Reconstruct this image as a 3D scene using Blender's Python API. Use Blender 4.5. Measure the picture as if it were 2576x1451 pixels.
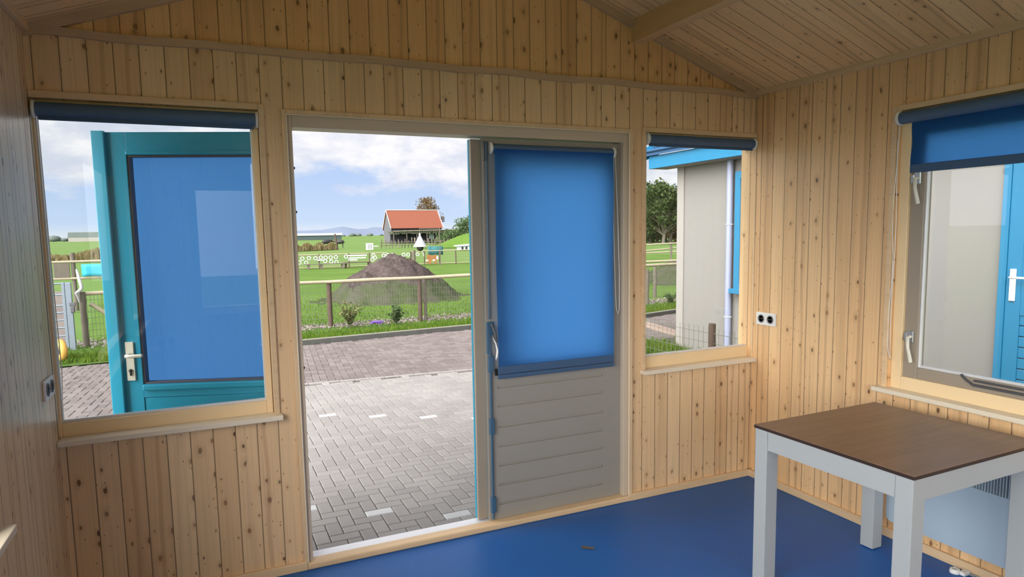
import bpy, bmesh, math, random
from mathutils import Vector, Matrix
random.seed(7)
PI = math.pi
for o in list(bpy.data.objects): bpy.data.objects.remove(o)
S = bpy.context.scene
COL = S.collection

# ------------------------------------------------------------------ camera
YAW, PITCH, ROLL, FPX = .4254, -.1062, -.0165, 1689.8926
fw = Vector((math.sin(YAW)*math.cos(PITCH), math.cos(YAW)*math.cos(PITCH), math.sin(PITCH)))
rt = Vector((math.cos(YAW), -math.sin(YAW), 0)); up = rt.cross(fw)
c_, s_ = math.cos(ROLL), math.sin(ROLL)
rt, up = rt*c_+up*s_, up*c_-rt*s_
cam_d = bpy.data.cameras.new('camera'); cam = bpy.data.objects.new('camera', cam_d); COL.objects.link(cam)
cam_d.sensor_width = 36; cam_d.lens = FPX/2576*36; cam_d.shift_y = 37.73/2576
cam_d.clip_start = .05; cam_d.clip_end = 6000
M = Matrix((rt, up, -fw)).transposed().to_4x4(); M.translation = Vector((.6152, -3.3364, 1.6507))
cam.matrix_world = M
S.camera = cam

# ------------------------------------------------------------------ exposure
S.view_settings.view_transform = 'Standard'; S.view_settings.look = 'None'
S.view_settings.gamma = 1; S.view_settings.exposure = 0.0; S.view_settings.use_curve_mapping = False

# ------------------------------------------------------------------ node helper
class N:
    def __init__(s, tree): s.t = tree; s.t.nodes.clear()
    def n(s, typ, **k):
        nd = s.t.nodes.new(typ)
        ins = k.pop('i', {})
        for a, b in k.items(): setattr(nd, a, b)
        for a, b in ins.items(): s.set(nd.inputs[a], b)
        return nd
    def set(s, sock, v):
        if isinstance(v, bpy.types.NodeSocket): s.t.links.new(v, sock)
        elif isinstance(v, bpy.types.Node): s.t.links.new(v.outputs[0], sock)
        else:
            if hasattr(sock.default_value, '__len__') and not hasattr(v, '__len__'): v = (v,)*len(sock.default_value)
            if hasattr(sock.default_value, '__len__') and len(sock.default_value) == 4 and len(v) == 3: v = (*v, 1)
            sock.default_value = v
    def m(s, op, a, b=0.0, c=0.0):
        nd = s.t.nodes.new('ShaderNodeMath'); nd.operation = op
        s.set(nd.inputs[0], a); s.set(nd.inputs[1], b); s.set(nd.inputs[2], c); return nd.outputs[0]
    def mix(s, f, a, b, typ='MIX'):
        nd = s.t.nodes.new('ShaderNodeMix'); nd.data_type = 'RGBA'; nd.blend_type = typ; nd.clamp_factor = True
        s.set(nd.inputs[0], f); s.set(nd.inputs[6], a); s.set(nd.inputs[7], b); return nd.outputs[2]
    def ss(s, v, lo, hi):
        nd = s.t.nodes.new('ShaderNodeMapRange'); nd.interpolation_type = 'SMOOTHSTEP'
        s.set(nd.inputs[0], v); s.set(nd.inputs[1], lo); s.set(nd.inputs[2], hi); return nd.outputs[0]
    def noise(s, vec, scale, det=3, rough=.5, dist=0):
        return s.n('ShaderNodeTexNoise', i={'Vector': vec, 'Scale': scale, 'Detail': det, 'Roughness': rough, 'Distortion': dist}).outputs[0]
    def comb(s, x, y, z): return s.n('ShaderNodeCombineXYZ', i={0: x, 1: y, 2: z}).outputs[0]

# ------------------------------------------------------------------ world: broken cloud, brightest high on the left behind the hut
SKY_BRIGHT = 12.0
W = bpy.data.worlds.new('sky'); S.world = W; W.use_nodes = True
n = N(W.node_tree)
tc = n.n('ShaderNodeTexCoord').outputs['Generated']
sp = n.n('ShaderNodeSeparateXYZ', i={0: tc}); ez = sp.outputs[2]
blue = n.mix(n.ss(ez, 0.0, .10), (.62, .76, .98), (.50, .66, .96))
blue = n.mix(n.ss(ez, 0.0, .022), (.80, .86, .95), blue)
vec = n.n('ShaderNodeVectorMath', operation='MULTIPLY', i={0: tc, 1: (1, 1, 2.3)}).outputs[0]
c1 = n.noise(vec, 4.2, 9, .60, .2)
msk = n.m('ADD', c1, n.m('MULTIPLY', n.m('SUBTRACT', n.m('MINIMUM', ez, .15), .070), 3.2))
msk = n.ss(msk, .46, .60)
c2 = n.noise(n.n('ShaderNodeVectorMath', operation='ADD', i={0: vec, 1: (.3, .1, .03)}).outputs[0], 9, 7, .6, .2)
cl = n.mix(n.ss(c2, .38, .66), (.72, .76, .89), (1.04, 1.02, 1.04))
col = n.mix(msk, blue, cl)
dirv = Vector((-.78, -.45, .43)).normalized()
dt = n.n('ShaderNodeVectorMath', operation='DOT_PRODUCT', i={0: tc, 1: dirv}).outputs['Value']
lobe = n.m('MULTIPLY', n.m('POWER', n.m('MAXIMUM', dt, 0.0), 2.6), SKY_BRIGHT)
lob = n.n('ShaderNodeVectorMath', operation='SCALE', i={0: (1.0, .97, .93), 'Scale': lobe}).outputs[0]
tot = n.n('ShaderNodeVectorMath', operation='ADD', i={0: col, 1: lob}).outputs[0]
bg = n.n('ShaderNodeBackground', i={0: tot, 1: 1.0})
n.n('ShaderNodeOutputWorld', i={0: bg})

# weak, veiled sun
sd = bpy.data.lights.new('sun', 'SUN'); sd.energy = .35; sd.angle = math.radians(25); sd.color = (1, .95, .86)
so = bpy.data.objects.new('sun', sd); COL.objects.link(so)
so.rotation_euler = Vector((-.55, -.62, .62)).to_track_quat('Z', 'Y').to_euler()

# ------------------------------------------------------------------ materials
MATS = {}
def newmat(name):
    m = bpy.data.materials.new(name); m.use_nodes = True; MATS[name] = m
    return m, N(m.node_tree)
def bsdf(n, col, rough=.5, bump=None, bstr=.3, bdist=.01, spec=.5, metal=0, coat=0):
    b = n.n('ShaderNodeBsdfPrincipled', i={'Base Color': col, 'Roughness': rough, 'Metallic': metal})
    b.inputs['Specular IOR Level'].default_value = spec
    if coat: b.inputs['Coat Weight'].default_value = coat; b.inputs['Coat Roughness'].default_value = .25
    if bump is not None:
        bp = n.n('ShaderNodeBump', i={'Strength': bstr, 'Distance': bdist, 'Height': bump})
        n.t.links.new(bp.outputs[0], b.inputs['Normal'])
    return b
def out(n, sh): n.n('ShaderNodeOutputMaterial', i={0: sh})
def plain(name, col, rough=.5, var=.06, scale=8, metal=0, spec=.5, bump=.0):
    m, n = newmat(name)
    tc = n.n('ShaderNodeTexCoord').outputs['Object']
    ns = n.noise(tc, scale, 4)
    c = n.mix(ns, tuple(x*(1-var) for x in col), tuple(min(1, x*(1+var)) for x in col))
    out(n, bsdf(n, c, rough, n.noise(tc, scale*6, 3) if bump else None, bump, .004, spec, metal))
    return m
def planks(name, wax, lax, width=.0957, off=.02, tint=(1, 1, 1), knots=1.0, rough=.42):
    """tongue and groove spruce boarding; wax = axis across the boards, lax = axis along them"""
    m, n = newmat(name)
    tc = n.n('ShaderNodeTexCoord').outputs['Object']
    sp = n.n('ShaderNodeSeparateXYZ', i={0: tc}); w = sp.outputs[wax]; l = sp.outputs[lax]
    t = n.m('DIVIDE', n.m('SUBTRACT', w, off), width); idx = n.m('FLOOR', t); fr = n.m('FRACT', t)
    rnd = n.n('ShaderNodeTexWhiteNoise', noise_dimensions='1D', i={'W': idx})
    r1 = rnd.outputs['Value']; rc = n.n('ShaderNodeSeparateColor', i={0: rnd.outputs['Color']})
    l2 = n.m('ADD', l, n.m('MULTIPLY', r1, 37.0))
    broad = n.noise(n.comb(n.m('MULTIPLY', w, 13), n.m('MULTIPLY', l2, .55), n.m('MULTIPLY', idx, 3.7)), 1.0, 3, .5, .3)
    fine = n.noise(n.comb(n.m('MULTIPLY', w, 110), n.m('MULTIPLY', l2, 1.3), idx), 1.0, 3, .6, .4)
    vv = n.comb(n.m('ADD', n.m('MULTIPLY', w, 17), n.m('MULTIPLY', idx, 3.37)), n.m('MULTIPLY', l2, 10.0), 0.0)
    vo = n.n('ShaderNodeTexVoronoi', voronoi_dimensions='2D', i={'Vector': vv, 'Scale': 1.0})
    vc = n.n('ShaderNodeSeparateColor', i={0: vo.outputs['Color']})
    wob = n.m('MULTIPLY', n.m('SUBTRACT', n.noise(vv, 5, 2), .5), .10)
    dist = n.m('ADD', vo.outputs['Distance'], wob)
    rad = n.m('MULTIPLY', n.m('POWER', n.m('MAXIMUM', n.m('SUBTRACT', vc.outputs[0], .60), 0), 1.1), .50*knots)
    kn = n.m('SUBTRACT', 1.0, n.ss(dist, n.m('MULTIPLY', rad, .6), n.m('ADD', rad, .008)))
    kn = n.m('MULTIPLY', kn, n.m('GREATER_THAN', vc.outputs[0], .63))
    halo = n.m('MULTIPLY', n.m('SUBTRACT', 1.0, n.ss(dist, rad, n.m('MULTIPLY', rad, 3.2))), n.m('GREATER_THAN', vc.outputs[0], .66))
    a = tuple(x*y for x, y in zip((.88, .60, .33), tint)); b = tuple(x*y for x, y in zip((.77, .485, .245), tint))
    c = n.mix(rc.outputs[0], a, b)
    c = n.mix(n.m('MULTIPLY', n.ss(broad, .52, .72), .42), c, tuple(x*y for x, y in zip((.56, .34, .18), tint)))
    c = n.mix(n.m('MULTIPLY', n.ss(fine, .45, .72), .34), c, tuple(x*y for x, y in zip((.50, .33, .18), tint)))
    c = n.mix(n.m('MULTIPLY', halo, .22), c, (.40, .20, .08))
    vs2 = n.n('ShaderNodeTexVoronoi', voronoi_dimensions='2D', i={'Vector': n.comb(n.m('ADD', n.m('MULTIPLY', w, 31), n.m('MULTIPLY', idx, 7.13)), n.m('MULTIPLY', l2, 17.0), 0.0), 'Scale': 1.0})
    v2c = n.n('ShaderNodeSeparateColor', i={0: vs2.outputs['Color']})
    k2 = n.m('MULTIPLY', n.m('SUBTRACT', 1.0, n.ss(vs2.outputs['Distance'], .05, .12)), n.m('GREATER_THAN', v2c.outputs[0], .87))
    c = n.mix(n.m('MULTIPLY', k2, .6), c, (.22, .10, .035))
    kc = n.mix(vc.outputs[1], (.07, .03, .014), (.34, .16, .06))
    c = n.mix(n.m('MULTIPLY', kn, n.m('ADD', .6, n.m('MULTIPLY', vc.outputs[2], .35))), c, kc)
    bc = n.m('ADD', n.m('ADD', .25, n.m('MULTIPLY', rc.outputs[1], .5)), n.m('MULTIPLY', n.m('SUBTRACT', n.noise(n.comb(n.m('MULTIPLY', l2, 1.1), idx, 0.0), 1.0, 2), .5), .7))
    band = n.m('MULTIPLY', n.m('SUBTRACT', 1.0, n.ss(n.m('ABSOLUTE', n.m('SUBTRACT', fr, bc)), .05, .13)), n.m('GREATER_THAN', rc.outputs[2], .72))
    c = n.mix(n.m('MULTIPLY', band, .38), c, (.42, .22, .11))
    ed = n.m('MINIMUM', fr, n.m('SUBTRACT', 1.0, fr))
    g = n.m('SUBTRACT', 1.0, n.ss(ed, .008, .030))
    c = n.mix(n.m('MULTIPLY', g, .8), c, (.10, .05, .022))
    h = n.m('SUBTRACT', n.m('MULTIPLY', fine, .06), n.m('SUBTRACT', 1.0, n.ss(ed, .0, .055)))
    out(n, bsdf(n, c, rough, h, .55, .004, .45, coat=.15))
    return m
def trimwood(name, lax, col=(.80, .57, .34), rough=.45, knots=True):
    m, n = newmat(name)
    tc = n.n('ShaderNodeTexCoord').outputs['Object']
    sc = [14, 14, 14]; sc[lax] = .9
    v = n.n('ShaderNodeVectorMath', operation='MULTIPLY', i={0: tc, 1: tuple(sc)}).outputs[0]
    br = n.noise(v, 1.5, 4, .55, .4); fi = n.noise(v, 7, 3, .6, .3)
    c = n.mix(br, tuple(x*1.08 for x in col), tuple(x*.74 for x in col))
    c = n.mix(n.m('MULTIPLY', n.ss(fi, .5, .8), .3), c, tuple(x*.5 for x in col))
    if knots:
        s2 = [9, 9, 9]; s2[lax] = 4
        vv = n.n('ShaderNodeVectorMath', operation='MULTIPLY', i={0: tc, 1: tuple(s2)}).outputs[0]
        vo = n.n('ShaderNodeTexVoronoi', i={'Vector': vv, 'Scale': 1.0})
        vc = n.n('ShaderNodeSeparateColor', i={0: vo.outputs['Color']})
        k = n.m('MULTIPLY', n.m('SUBTRACT', 1.0, n.ss(vo.outputs['Distance'], .05, .13)), n.m('GREATER_THAN', vc.outputs[0], .7))
        c = n.mix(n.m('MULTIPLY', k, .85), c, (.10, .045, .02))
    out(n, bsdf(n, c, rough, fi, .12, .002, .45))
    return m
planks('pine_x', 0, 2, off=.0225, tint=(.97, 1.02, 1.10))
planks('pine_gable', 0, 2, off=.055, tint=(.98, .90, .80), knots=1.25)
planks('pine_y', 1, 2, off=-.3435, tint=(1.02, 1.0, .97))
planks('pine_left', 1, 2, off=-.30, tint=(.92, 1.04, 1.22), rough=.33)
planks('pine_ceiling', 1, 0, off=.01, tint=(1.06, 1.06, 1.0), rough=.5)
trimwood('trim_x', 0); trimwood('trim_y', 1); trimwood('trim_z', 2)
trimwood('beam_wood', 1, (.74, .48, .25))
trimwood('gable_trim', 0, (.62, .43, .28))
plain('frame_yellow', (.88, .67, .40), .38, .05)
plain('frame_cream', (.34, .285, .225), .36, .04)
plain('frame_mid', (.58, .48, .37), .36, .04)
plain('leaf_paint', (.31, .285, .25), .42, .03)
plain('sill_paint', (.80, .70, .55), .35, .04)
plain('turquoise', (.02, .33, .52), .33, .06, 3)
plain('turquoise_bright', (.012, .15, .29), .4, .06, 3)
plain('seal', (.10, .10, .12), .6)
plain('white_plastic', (.80, .79, .76), .3, .03)
plain('handle_cream', (.74, .71, .62), .3, .03)
plain('socket_grey', (.22, .22, .23), .5)
plain('blue_metal', (.05, .12, .20), .35, .1)
plain('steel', (.55, .56, .57), .3, .05, metal=.9)
plain('dark_steel', (.10, .10, .11), .4, .1, metal=.4)
plain('galvanised', (.19, .225, .27), .45, .12, 20, metal=.35)
plain('alu', (.80, .80, .82), .35, .03, metal=.3)
plain('table_grey', (.40, .42, .43), .5, .02)
plain('table_edge', (.030, .015, .010), .5, .05)
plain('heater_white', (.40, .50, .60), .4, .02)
plain('heater_dark', (.03, .03, .035), .6)
plain('black', (.015, .015, .015), .5)
plain('tyre_yellow', (.50, .27, .05), .6, .1)
plain('rope_white', (.45, .44, .46), .8, .05)
plain('post_brown', (.07, .045, .033), .85, .35, 14, bump=.5)
plain('post_grey', (.11, .092, .072), .85, .3, 12, bump=.4)
plain('rail_wood', (.30, .255, .18), .8, .2, 10, bump=.3)
plain('wire', (.12, .13, .10), .6)
plain('kerb_dark', (.06, .06, .055), .9, .3, 10, bump=.5)
plain('kerb_top', (.15, .145, .11), .9, .3, 10, bump=.5)
plain('kerb_orange', (.27, .20, .165), .9, .2, 10, bump=.4)
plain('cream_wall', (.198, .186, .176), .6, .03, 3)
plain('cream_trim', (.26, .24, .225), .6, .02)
plain('pvc_lilac', (.25, .27, .38), .35, .02)
plain('roof_blue', (.02, .07, .16), .45, .15, 6)
plain('roof_orange', (.175, .050, .024), .7, .12, 4)
plain('barn_grey', (.085, .085, .095), .85, .2, 3)
plain('barn_dark', (.018, .018, .024), .85, .2, 3)
plain('pergola_green', (.045, .05, .03), .95, .5, 4, bump=.6)
plain('white_paint', (.45, .45, .45), .5, .03)
plain('trap_net', (.33, .33, .37), .7, .08, 6)
plain('banner_teal', (.02, .30, .42), .6, .25, 6)
plain('banner_green', (.02, .11, .12), .7, .4, 6)
plain('cow_orange', (.26, .115, .035), .8, .3, 4)
plain('hill_haze', (.105, .135, .20), 1, .12, .02)  # distance haze put into the base colour as blue-grey
plain('far_trees', (.08, .10, .09), 1, .3, .1)
plain('shed_dark', (.05, .07, .07), .9)
plain('shed_roof', (.38, .43, .46), .5)
plain('bark', (.10, .085, .065), .9, .3, 8, bump=.5)
plain('lilac_flower', (.18, .08, .42), .7, .3, 30)
plain('hay', (.55, .46, .30), .9, .3, 6)

# thin window glass: clear, with fresnel reflection
def glassmat(name, tint=(.97, .985, .98), refl=1.0):
    m, n = newmat(name)
    tr = n.n('ShaderNodeBsdfTransparent', i={0: tint}); gl = n.n('ShaderNodeBsdfGlossy', i={0: (1, 1, 1), 'Roughness': .01})
    gm = n.n('ShaderNodeNewGeometry')
    fr = n.n('ShaderNodeFresnel', i={'IOR': n.m('ADD', 1.5, n.m('MULTIPLY', gm.outputs['Backfacing'], 1/1.5-1.5))})
    out(n, n.n('ShaderNodeMixShader', i={0: n.m('MULTIPLY', fr.outputs[0], refl), 1: tr, 2: gl}))
glassmat('glass', refl=.55)
# translucent blue blind cloth
m, n = newmat('blind_cloth')
tc = n.n('ShaderNodeTexCoord').outputs['Object']
wv = n.noise(n.n('ShaderNodeVectorMath', operation='MULTIPLY', i={0: tc, 1: (240, 240, 240)}).outputs[0], 1, 2)
cc = n.mix(wv, (.075, .22, .50), (.095, .26, .57))
d = n.n('ShaderNodeBsdfDiffuse', i={0: cc}); t = n.n('ShaderNodeBsdfTranslucent', i={0: n.mix(wv, (.10, .37, .90), (.12, .41, .96))})
out(n, n.n('ShaderNodeMixShader', i={0: .80, 1: d, 2: t}))
plain('blind_tube', (.075, .135, .24), .6, .05)
plain('blind_bar', (.045, .10, .20), .6, .05)
# blue linoleum
m, n = newmat('lino')
tc = n.n('ShaderNodeTexCoord').outputs['Object']
ns = n.noise(tc, 3, 6, .6); sp2 = n.n('ShaderNodeTexVoronoi', i={'Vector': tc, 'Scale': 17})
vc = n.n('ShaderNodeSeparateColor', i={0: sp2.outputs['Color']})
dust = n.m('MULTIPLY', n.m('LESS_THAN', sp2.outputs['Distance'], .055), n.m('GREATER_THAN', vc.outputs[0], .8))
c = n.mix(ns, (.010, .095, .34), (.015, .120, .41)); c = n.mix(n.m('MULTIPLY', dust, .45), c, (.35, .42, .55))
out(n, bsdf(n, c, n.m('ADD', .34, n.m('MULTIPLY', ns, .12)), n.noise(tc, 240, 3), .08, .002, .28))
# walnut table top
m, n = newmat('walnut')
tc = n.n('ShaderNodeTexCoord').outputs['Object']
v = n.n('ShaderNodeVectorMath', operation='MULTIPLY', i={0: tc, 1: (1.3, 22, 5)}).outputs[0]
a = n.noise(v, 1.6, 5, .6, .6); b = n.noise(v, 7, 3, .6)
spx = n.n('ShaderNodeSeparateXYZ', i={0: tc}); lane = n.m('FLOOR', n.m('MULTIPLY', spx.outputs[1], 6.5))
lr = n.n('ShaderNodeTexWhiteNoise', noise_dimensions='1D', i={'W': lane}).outputs['Value']
c = n.mix(a, (.36, .20, .12), (.12, .058, .034)); c = n.mix(n.m('MULTIPLY', b, .35), c, (.11, .055, .03))
c = n.mix(n.m('MULTIPLY', lr, .25), c, (.34, .21, .13))
out(n, bsdf(n, c, .36, b, .05, .001, .5))
# pavers: per-block random tone
def paver(name, ca, cb):
    m, n = newmat(name)
    g = n.n('ShaderNodeNewGeometry'); tc = n.n('ShaderNodeTexCoord').outputs['Object']
    c = n.mix(g.outputs['Random Per Island'], ca, cb)
    c = n.mix(n.m('MULTIPLY', n.noise(tc, 60, 4, .7), .35), c, tuple(x*.6 for x in ca))
    c = n.mix(n.m('MULTIPLY', n.ss(n.noise(tc, 1.2, 4), .5, .75), .25), c, tuple(x*1.25 for x in cb))
    out(n, bsdf(n, c, .85, n.noise(tc, 180, 4, .7), .5, .003, .3))
paver('paver_grey', (.225, .21, .20), (.275, .257, .245)); paver('paver_white', (.42, .42, .42), (.46, .46, .46))
paver('paver_brown', (.125, .102, .097), (.185, .158, .15))
plain('joint', (.07, .062, .055), .95, .3, 20)
def ground(name, cols, s1, s2, bump=.6):
    m, n = newmat(name)
    tc = n.n('ShaderNodeTexCoord').outputs['Object']
    a = n.noise(tc, s1, 6, .6); b = n.noise(tc, s2, 5, .7)
    c = n.mix(n.ss(a, .35, .68), cols[0], cols[1]); c = n.mix(n.m('MULTIPLY', n.ss(b, .45, .75), .6), c, cols[2])
    out(n, bsdf(n, c, .95, b, bump, .05, .1))
ground('lawn', [(.075, .135, .022), (.10, .165, .032), (.05, .10, .018)], .35, 14)
ground('meadow', [(.085, .155, .035), (.11, .17, .045), (.15, .16, .07)], .02, .3, .1)
ground('verge', [(.05, .10, .018), (.08, .135, .028), (.03, .06, .012)], 2, 30)
ground('gravel', [(.20, .17, .155), (.16, .13, .12), (.26, .235, .22)], 3, 60)
ground('rubble', [(.080, .062, .058), (.045, .034, .032), (.135, .112, .105)], 2.2, 12, 1.0)
ground('mound_skirt', [(.055, .070, .030), (.085, .082, .060), (.032, .050, .016)], 2.0, 16, 1.0)
ground('reeds', [(.33, .27, .14), (.22, .19, .08), (.42, .36, .22)], .8, 9)
def leafmat(name, ca, cb):
    m, n = newmat(name)
    g = n.n('ShaderNodeNewGeometry')
    c = n.mix(g.outputs['Random Per Island'], ca, cb)
    d = n.n('ShaderNodeBsdfDiffuse', i={0: c}); t = n.n('ShaderNodeBsdfTranslucent', i={0: c})
    out(n, n.n('ShaderNodeMixShader', i={0: .3, 1: d, 2: t}))
leafmat('grass_blade', (.06, .13, .012), (.14, .20, .035)); leafmat('leaf_dark', (.025, .05, .018), (.08, .105, .04))
leafmat('leaf_bush', (.05, .10, .04), (.12, .16, .07)); leafmat('leaf_autumn', (.11, .065, .03), (.20, .145, .07))
leafmat('leaf_shrub', (.06, .11, .03), (.26, .24, .12))
leafmat('pebble', (.10, .07, .06), (.38, .34, .32))

# ------------------------------------------------------------------ mesh builder
class MB:
    def __init__(s): s.v = []; s.f = []; s.sm = []; s.mi = []
    def add(s, vs, fs, smooth=False, mi=0):
        o = len(s.v); s.v += [tuple(v) for v in vs]
        for f in fs: s.f.append([o+i for i in f]); s.sm.append(smooth); s.mi.append(mi)
    def box(s, x0, x1, y0, y1, z0, z1, mi=0, bev=0, mat=None):
        x0, x1 = sorted((x0, x1)); y0, y1 = sorted((y0, y1)); z0, z1 = sorted((z0, z1))
        bm = bmesh.new(); bmesh.ops.create_cube(bm, size=1)
        for v in bm.verts:
            v.co = Vector(((x0+x1)/2+v.co.x*(x1-x0), (y0+y1)/2+v.co.y*(y1-y0), (z0+z1)/2+v.co.z*(z1-z0)))
        bev = min(bev, .45*min(x1-x0, y1-y0, z1-z0))
        if bev > 0: bmesh.ops.bevel(bm, geom=bm.edges[:], offset=bev, segments=2, affect='EDGES', profile=.5)
        vs = [v.co.copy() for v in bm.verts]
        if mat is not None: vs = [mat @ v for v in vs]
        bm.verts.index_update()
        s.add(vs, [[v.index for v in f.verts] for f in bm.faces], False, mi); bm.free(); return s
    def tube(s, pts, r, seg=10, cap=True, mi=0, smooth=True):
        pts = [Vector(p) for p in pts]; rs = r if hasattr(r, '__len__') else [r]*len(pts)
        vs = []; prev = None
        for i, p in enumerate(pts):
            t = (pts[min(i+1, len(pts)-1)]-pts[max(i-1, 0)]).normalized()
            if prev is None:
                a = Vector((0, 0, 1)) if abs(t.z) < .9 else Vector((1, 0, 0)); u = t.cross(a).normalized()
            else: u = (prev-t*prev.dot(t)).normalized()
            prev = u; w = t.cross(u)
            for k in range(seg):
                an = 2*PI*k/seg; vs.append(p+(u*math.cos(an)+w*math.sin(an))*rs[i])
        fs = []
        for i in range(len(pts)-1):
            for k in range(seg):
                a = i*seg+k; b = i*seg+(k+1) % seg; fs.append([a, b, b+seg, a+seg])
        s.add(vs, fs, smooth, mi)
        if cap:
            s.add(vs[:seg], [list(range(seg))[::-1]], False, mi); s.add(vs[-seg:], [list(range(seg))], False, mi)
        return s
    def lathe(s, prof, c, axis='z', seg=20, mi=0):
        vs = []; fs = []
        for r, h in prof:
            for k in range(seg):
                a = 2*PI*k/seg; x, y = r*math.cos(a), r*math.sin(a)
                vs.append({'z': (c[0]+x, c[1]+y, c[2]+h), 'x': (c[0]+h, c[1]+x, c[2]+y), 'y': (c[0]+x, c[1]+h, c[2]+y)}[axis])
        for i in range(len(prof)-1):
            for k in range(seg):
                a = i*seg+k; b = i*seg+(k+1) % seg; fs.append([a, b, b+seg, a+seg])
        s.add(vs, fs, True, mi); return s
    def torus(s, c, R, r, axis='y', seg=16, ms=8, mi=0, tilt=None):
        vs = []; fs = []
        for i in range(seg):
            a = 2*PI*i/seg
            for j in range(ms):
                b = 2*PI*j/ms; q = R+r*math.cos(b); p = (q*math.cos(a), r*math.sin(b), q*math.sin(a))
                if axis == 'x': p = (p[1], p[0], p[2])
                if axis == 'z': p = (p[0], p[2], p[1])
                p = Vector(p)
                if tilt is not None: p = tilt @ p
                vs.append(Vector(c)+p)
        for i in range(seg):
            for j in range(ms):
                fs.append([i*ms+j, ((i+1) % seg)*ms+j, ((i+1) % seg)*ms+(j+1) % ms, i*ms+(j+1) % ms])
        s.add(vs, fs, True, mi); return s
    def prism(s, poly, ax, a0, a1, mi=0):
        """poly in the other two axes, extruded along ax"""
        k = len(poly); vs = []
        for a in (a0, a1):
            for p in poly:
                q = list(p); q.insert(ax, a); vs.append(q)
        fs = [list(range(k)), list(range(2*k-1, k-1, -1))]+[[i, (i+1) % k, (i+1) % k+k, i+k][::-1] for i in range(k)]
        s.add(vs, fs, False, mi); return s
    def build(s, name, mat, parent=None, xf=None):
        me = bpy.data.meshes.new(name)
        vs = s.v if xf is None else [tuple(xf @ Vector(v)) for v in s.v]
        me.from_pydata(vs, [], s.f)
        for mm in (mat if isinstance(mat, (list, tuple)) else [mat]): me.materials.append(MATS[mm])
        me.polygons.foreach_set('use_smooth', s.sm); me.polygons.foreach_set('material_index', s.mi)
        me.update()
        if not s.nofix:
            bm = bmesh.new(); bm.from_mesh(me); bmesh.ops.recalc_face_normals(bm, faces=bm.faces); bm.to_mesh(me); bm.free()
        o = bpy.data.objects.new(name, me); COL.objects.link(o)
        if parent is not None: o.parent = parent
        return o
    nofix = False
def bx(*a, bev=.0, mi=0): return MB().box(*a, bev=bev, mi=mi)
def struct(o): o['kind'] = 'structure'; return o
def tag(o, label, cat, group=None, kind=None):
    o['label'] = label; o['category'] = cat
    if group: o['group'] = group
    if kind: o['kind'] = kind
    return o
def empty(name, loc=(0, 0, 0), rz=0):
    o = bpy.data.objects.new(name, None); COL.objects.link(o); o.location = loc; o.rotation_euler = (0, 0, rz)
    o.empty_display_size = .1; return o
def emptys(name): return struct(empty(name))

# ------------------------------------------------------------------ room dimensions
XR = 3.854; YB = -4.7; EAVE = 2.49; RX = XR/2; SL = .355; RZ = 2.503+SL*RX
G = -.10                      # ground level outside
def ceil_z(x): return 2.503+SL*(x if x < RX else XR-x)

def wall(name, mat, ax, a0, a1, c0, c1, z0, z1, holes, gable=None):
    """ax 0: wall runs along x with thickness y c0..c1 ; ax 1: runs along y with thickness x c0..c1"""
    us = sorted({a0, a1}|{h[0] for h in holes}|{h[1] for h in holes}); zs = sorted({z0, z1}|{h[2] for h in holes}|{h[3] for h in holes})
    b = MB()
    for i in range(len(us)-1):
        for j in range(len(zs)-1):
            um, zm = (us[i]+us[i+1])/2, (zs[j]+zs[j+1])/2
            if any(h[0] < um < h[1] and h[2] < zm < h[3] for h in holes): continue
            if ax == 0: b.box(us[i], us[i+1], c0, c1, zs[j], zs[j+1])
            else: b.box(c0, c1, us[i], us[i+1], zs[j], zs[j+1])
    if gable: b.prism(gable, 1, c0, c1, mi=1)
    return struct(b.build(name, mat))
T = .12
gab = [(0, EAVE), (XR, EAVE), (XR, 2.503), (RX, RZ), (0, 2.503)]
wall('wall_back', ['pine_x', 'pine_gable'], 0, -.0, XR, 0, T, 0, EAVE, [(-.05, .870, .80, 2.222), (.987, 2.885, 0, 2.211), (3.0, 3.90, .80, 2.222)], gab)
wall('wall_left', 'pine_left', 1, YB, T, -T, 0, 0, 2.503, [(-2.95, -1.02, .80, 2.222), (-4.45, -3.15, .80, 2.222)])  # the rearward opening is added for extra daylight
wall('wall_right', 'pine_y', 1, YB, T, XR, XR+T, 0, 2.503, [(-2.75, -.98, .80, 2.225)])
outg = [(-T, 2.42), (XR+T, 2.42), (XR+T, 2.46), (RX, RZ), (-T, 2.46)]
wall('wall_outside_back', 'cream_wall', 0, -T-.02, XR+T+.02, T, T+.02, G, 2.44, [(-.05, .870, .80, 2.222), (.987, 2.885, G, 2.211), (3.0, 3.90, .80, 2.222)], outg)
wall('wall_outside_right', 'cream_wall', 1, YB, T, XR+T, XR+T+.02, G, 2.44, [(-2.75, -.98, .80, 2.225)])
wall('wall_rear', ['pine_x', 'pine_gable'], 0, 0, XR, YB-T, YB, 0, EAVE, [(.5, 3.35, .80, 2.222)], gab)  # window opening added to bring in daylight
struct(bx(-T, XR+T, YB-T, T-.02, -.12, 0).build('floor', 'lino'))
cb = MB()
for s0 in (0, 1):
    xa, xb = ((-.32, RX) if s0 == 0 else (XR+.32, RX))
    za = 2.503-SL*.32
    y0, y1 = YB-.45, .55
    b = [(xa, za), (xb, RZ), (xb, RZ+.09), (xa, za+.09)]
    cb.prism(b, 1, y0, y1)
struct(cb.build('ceiling', 'pine_ceiling'))

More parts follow.
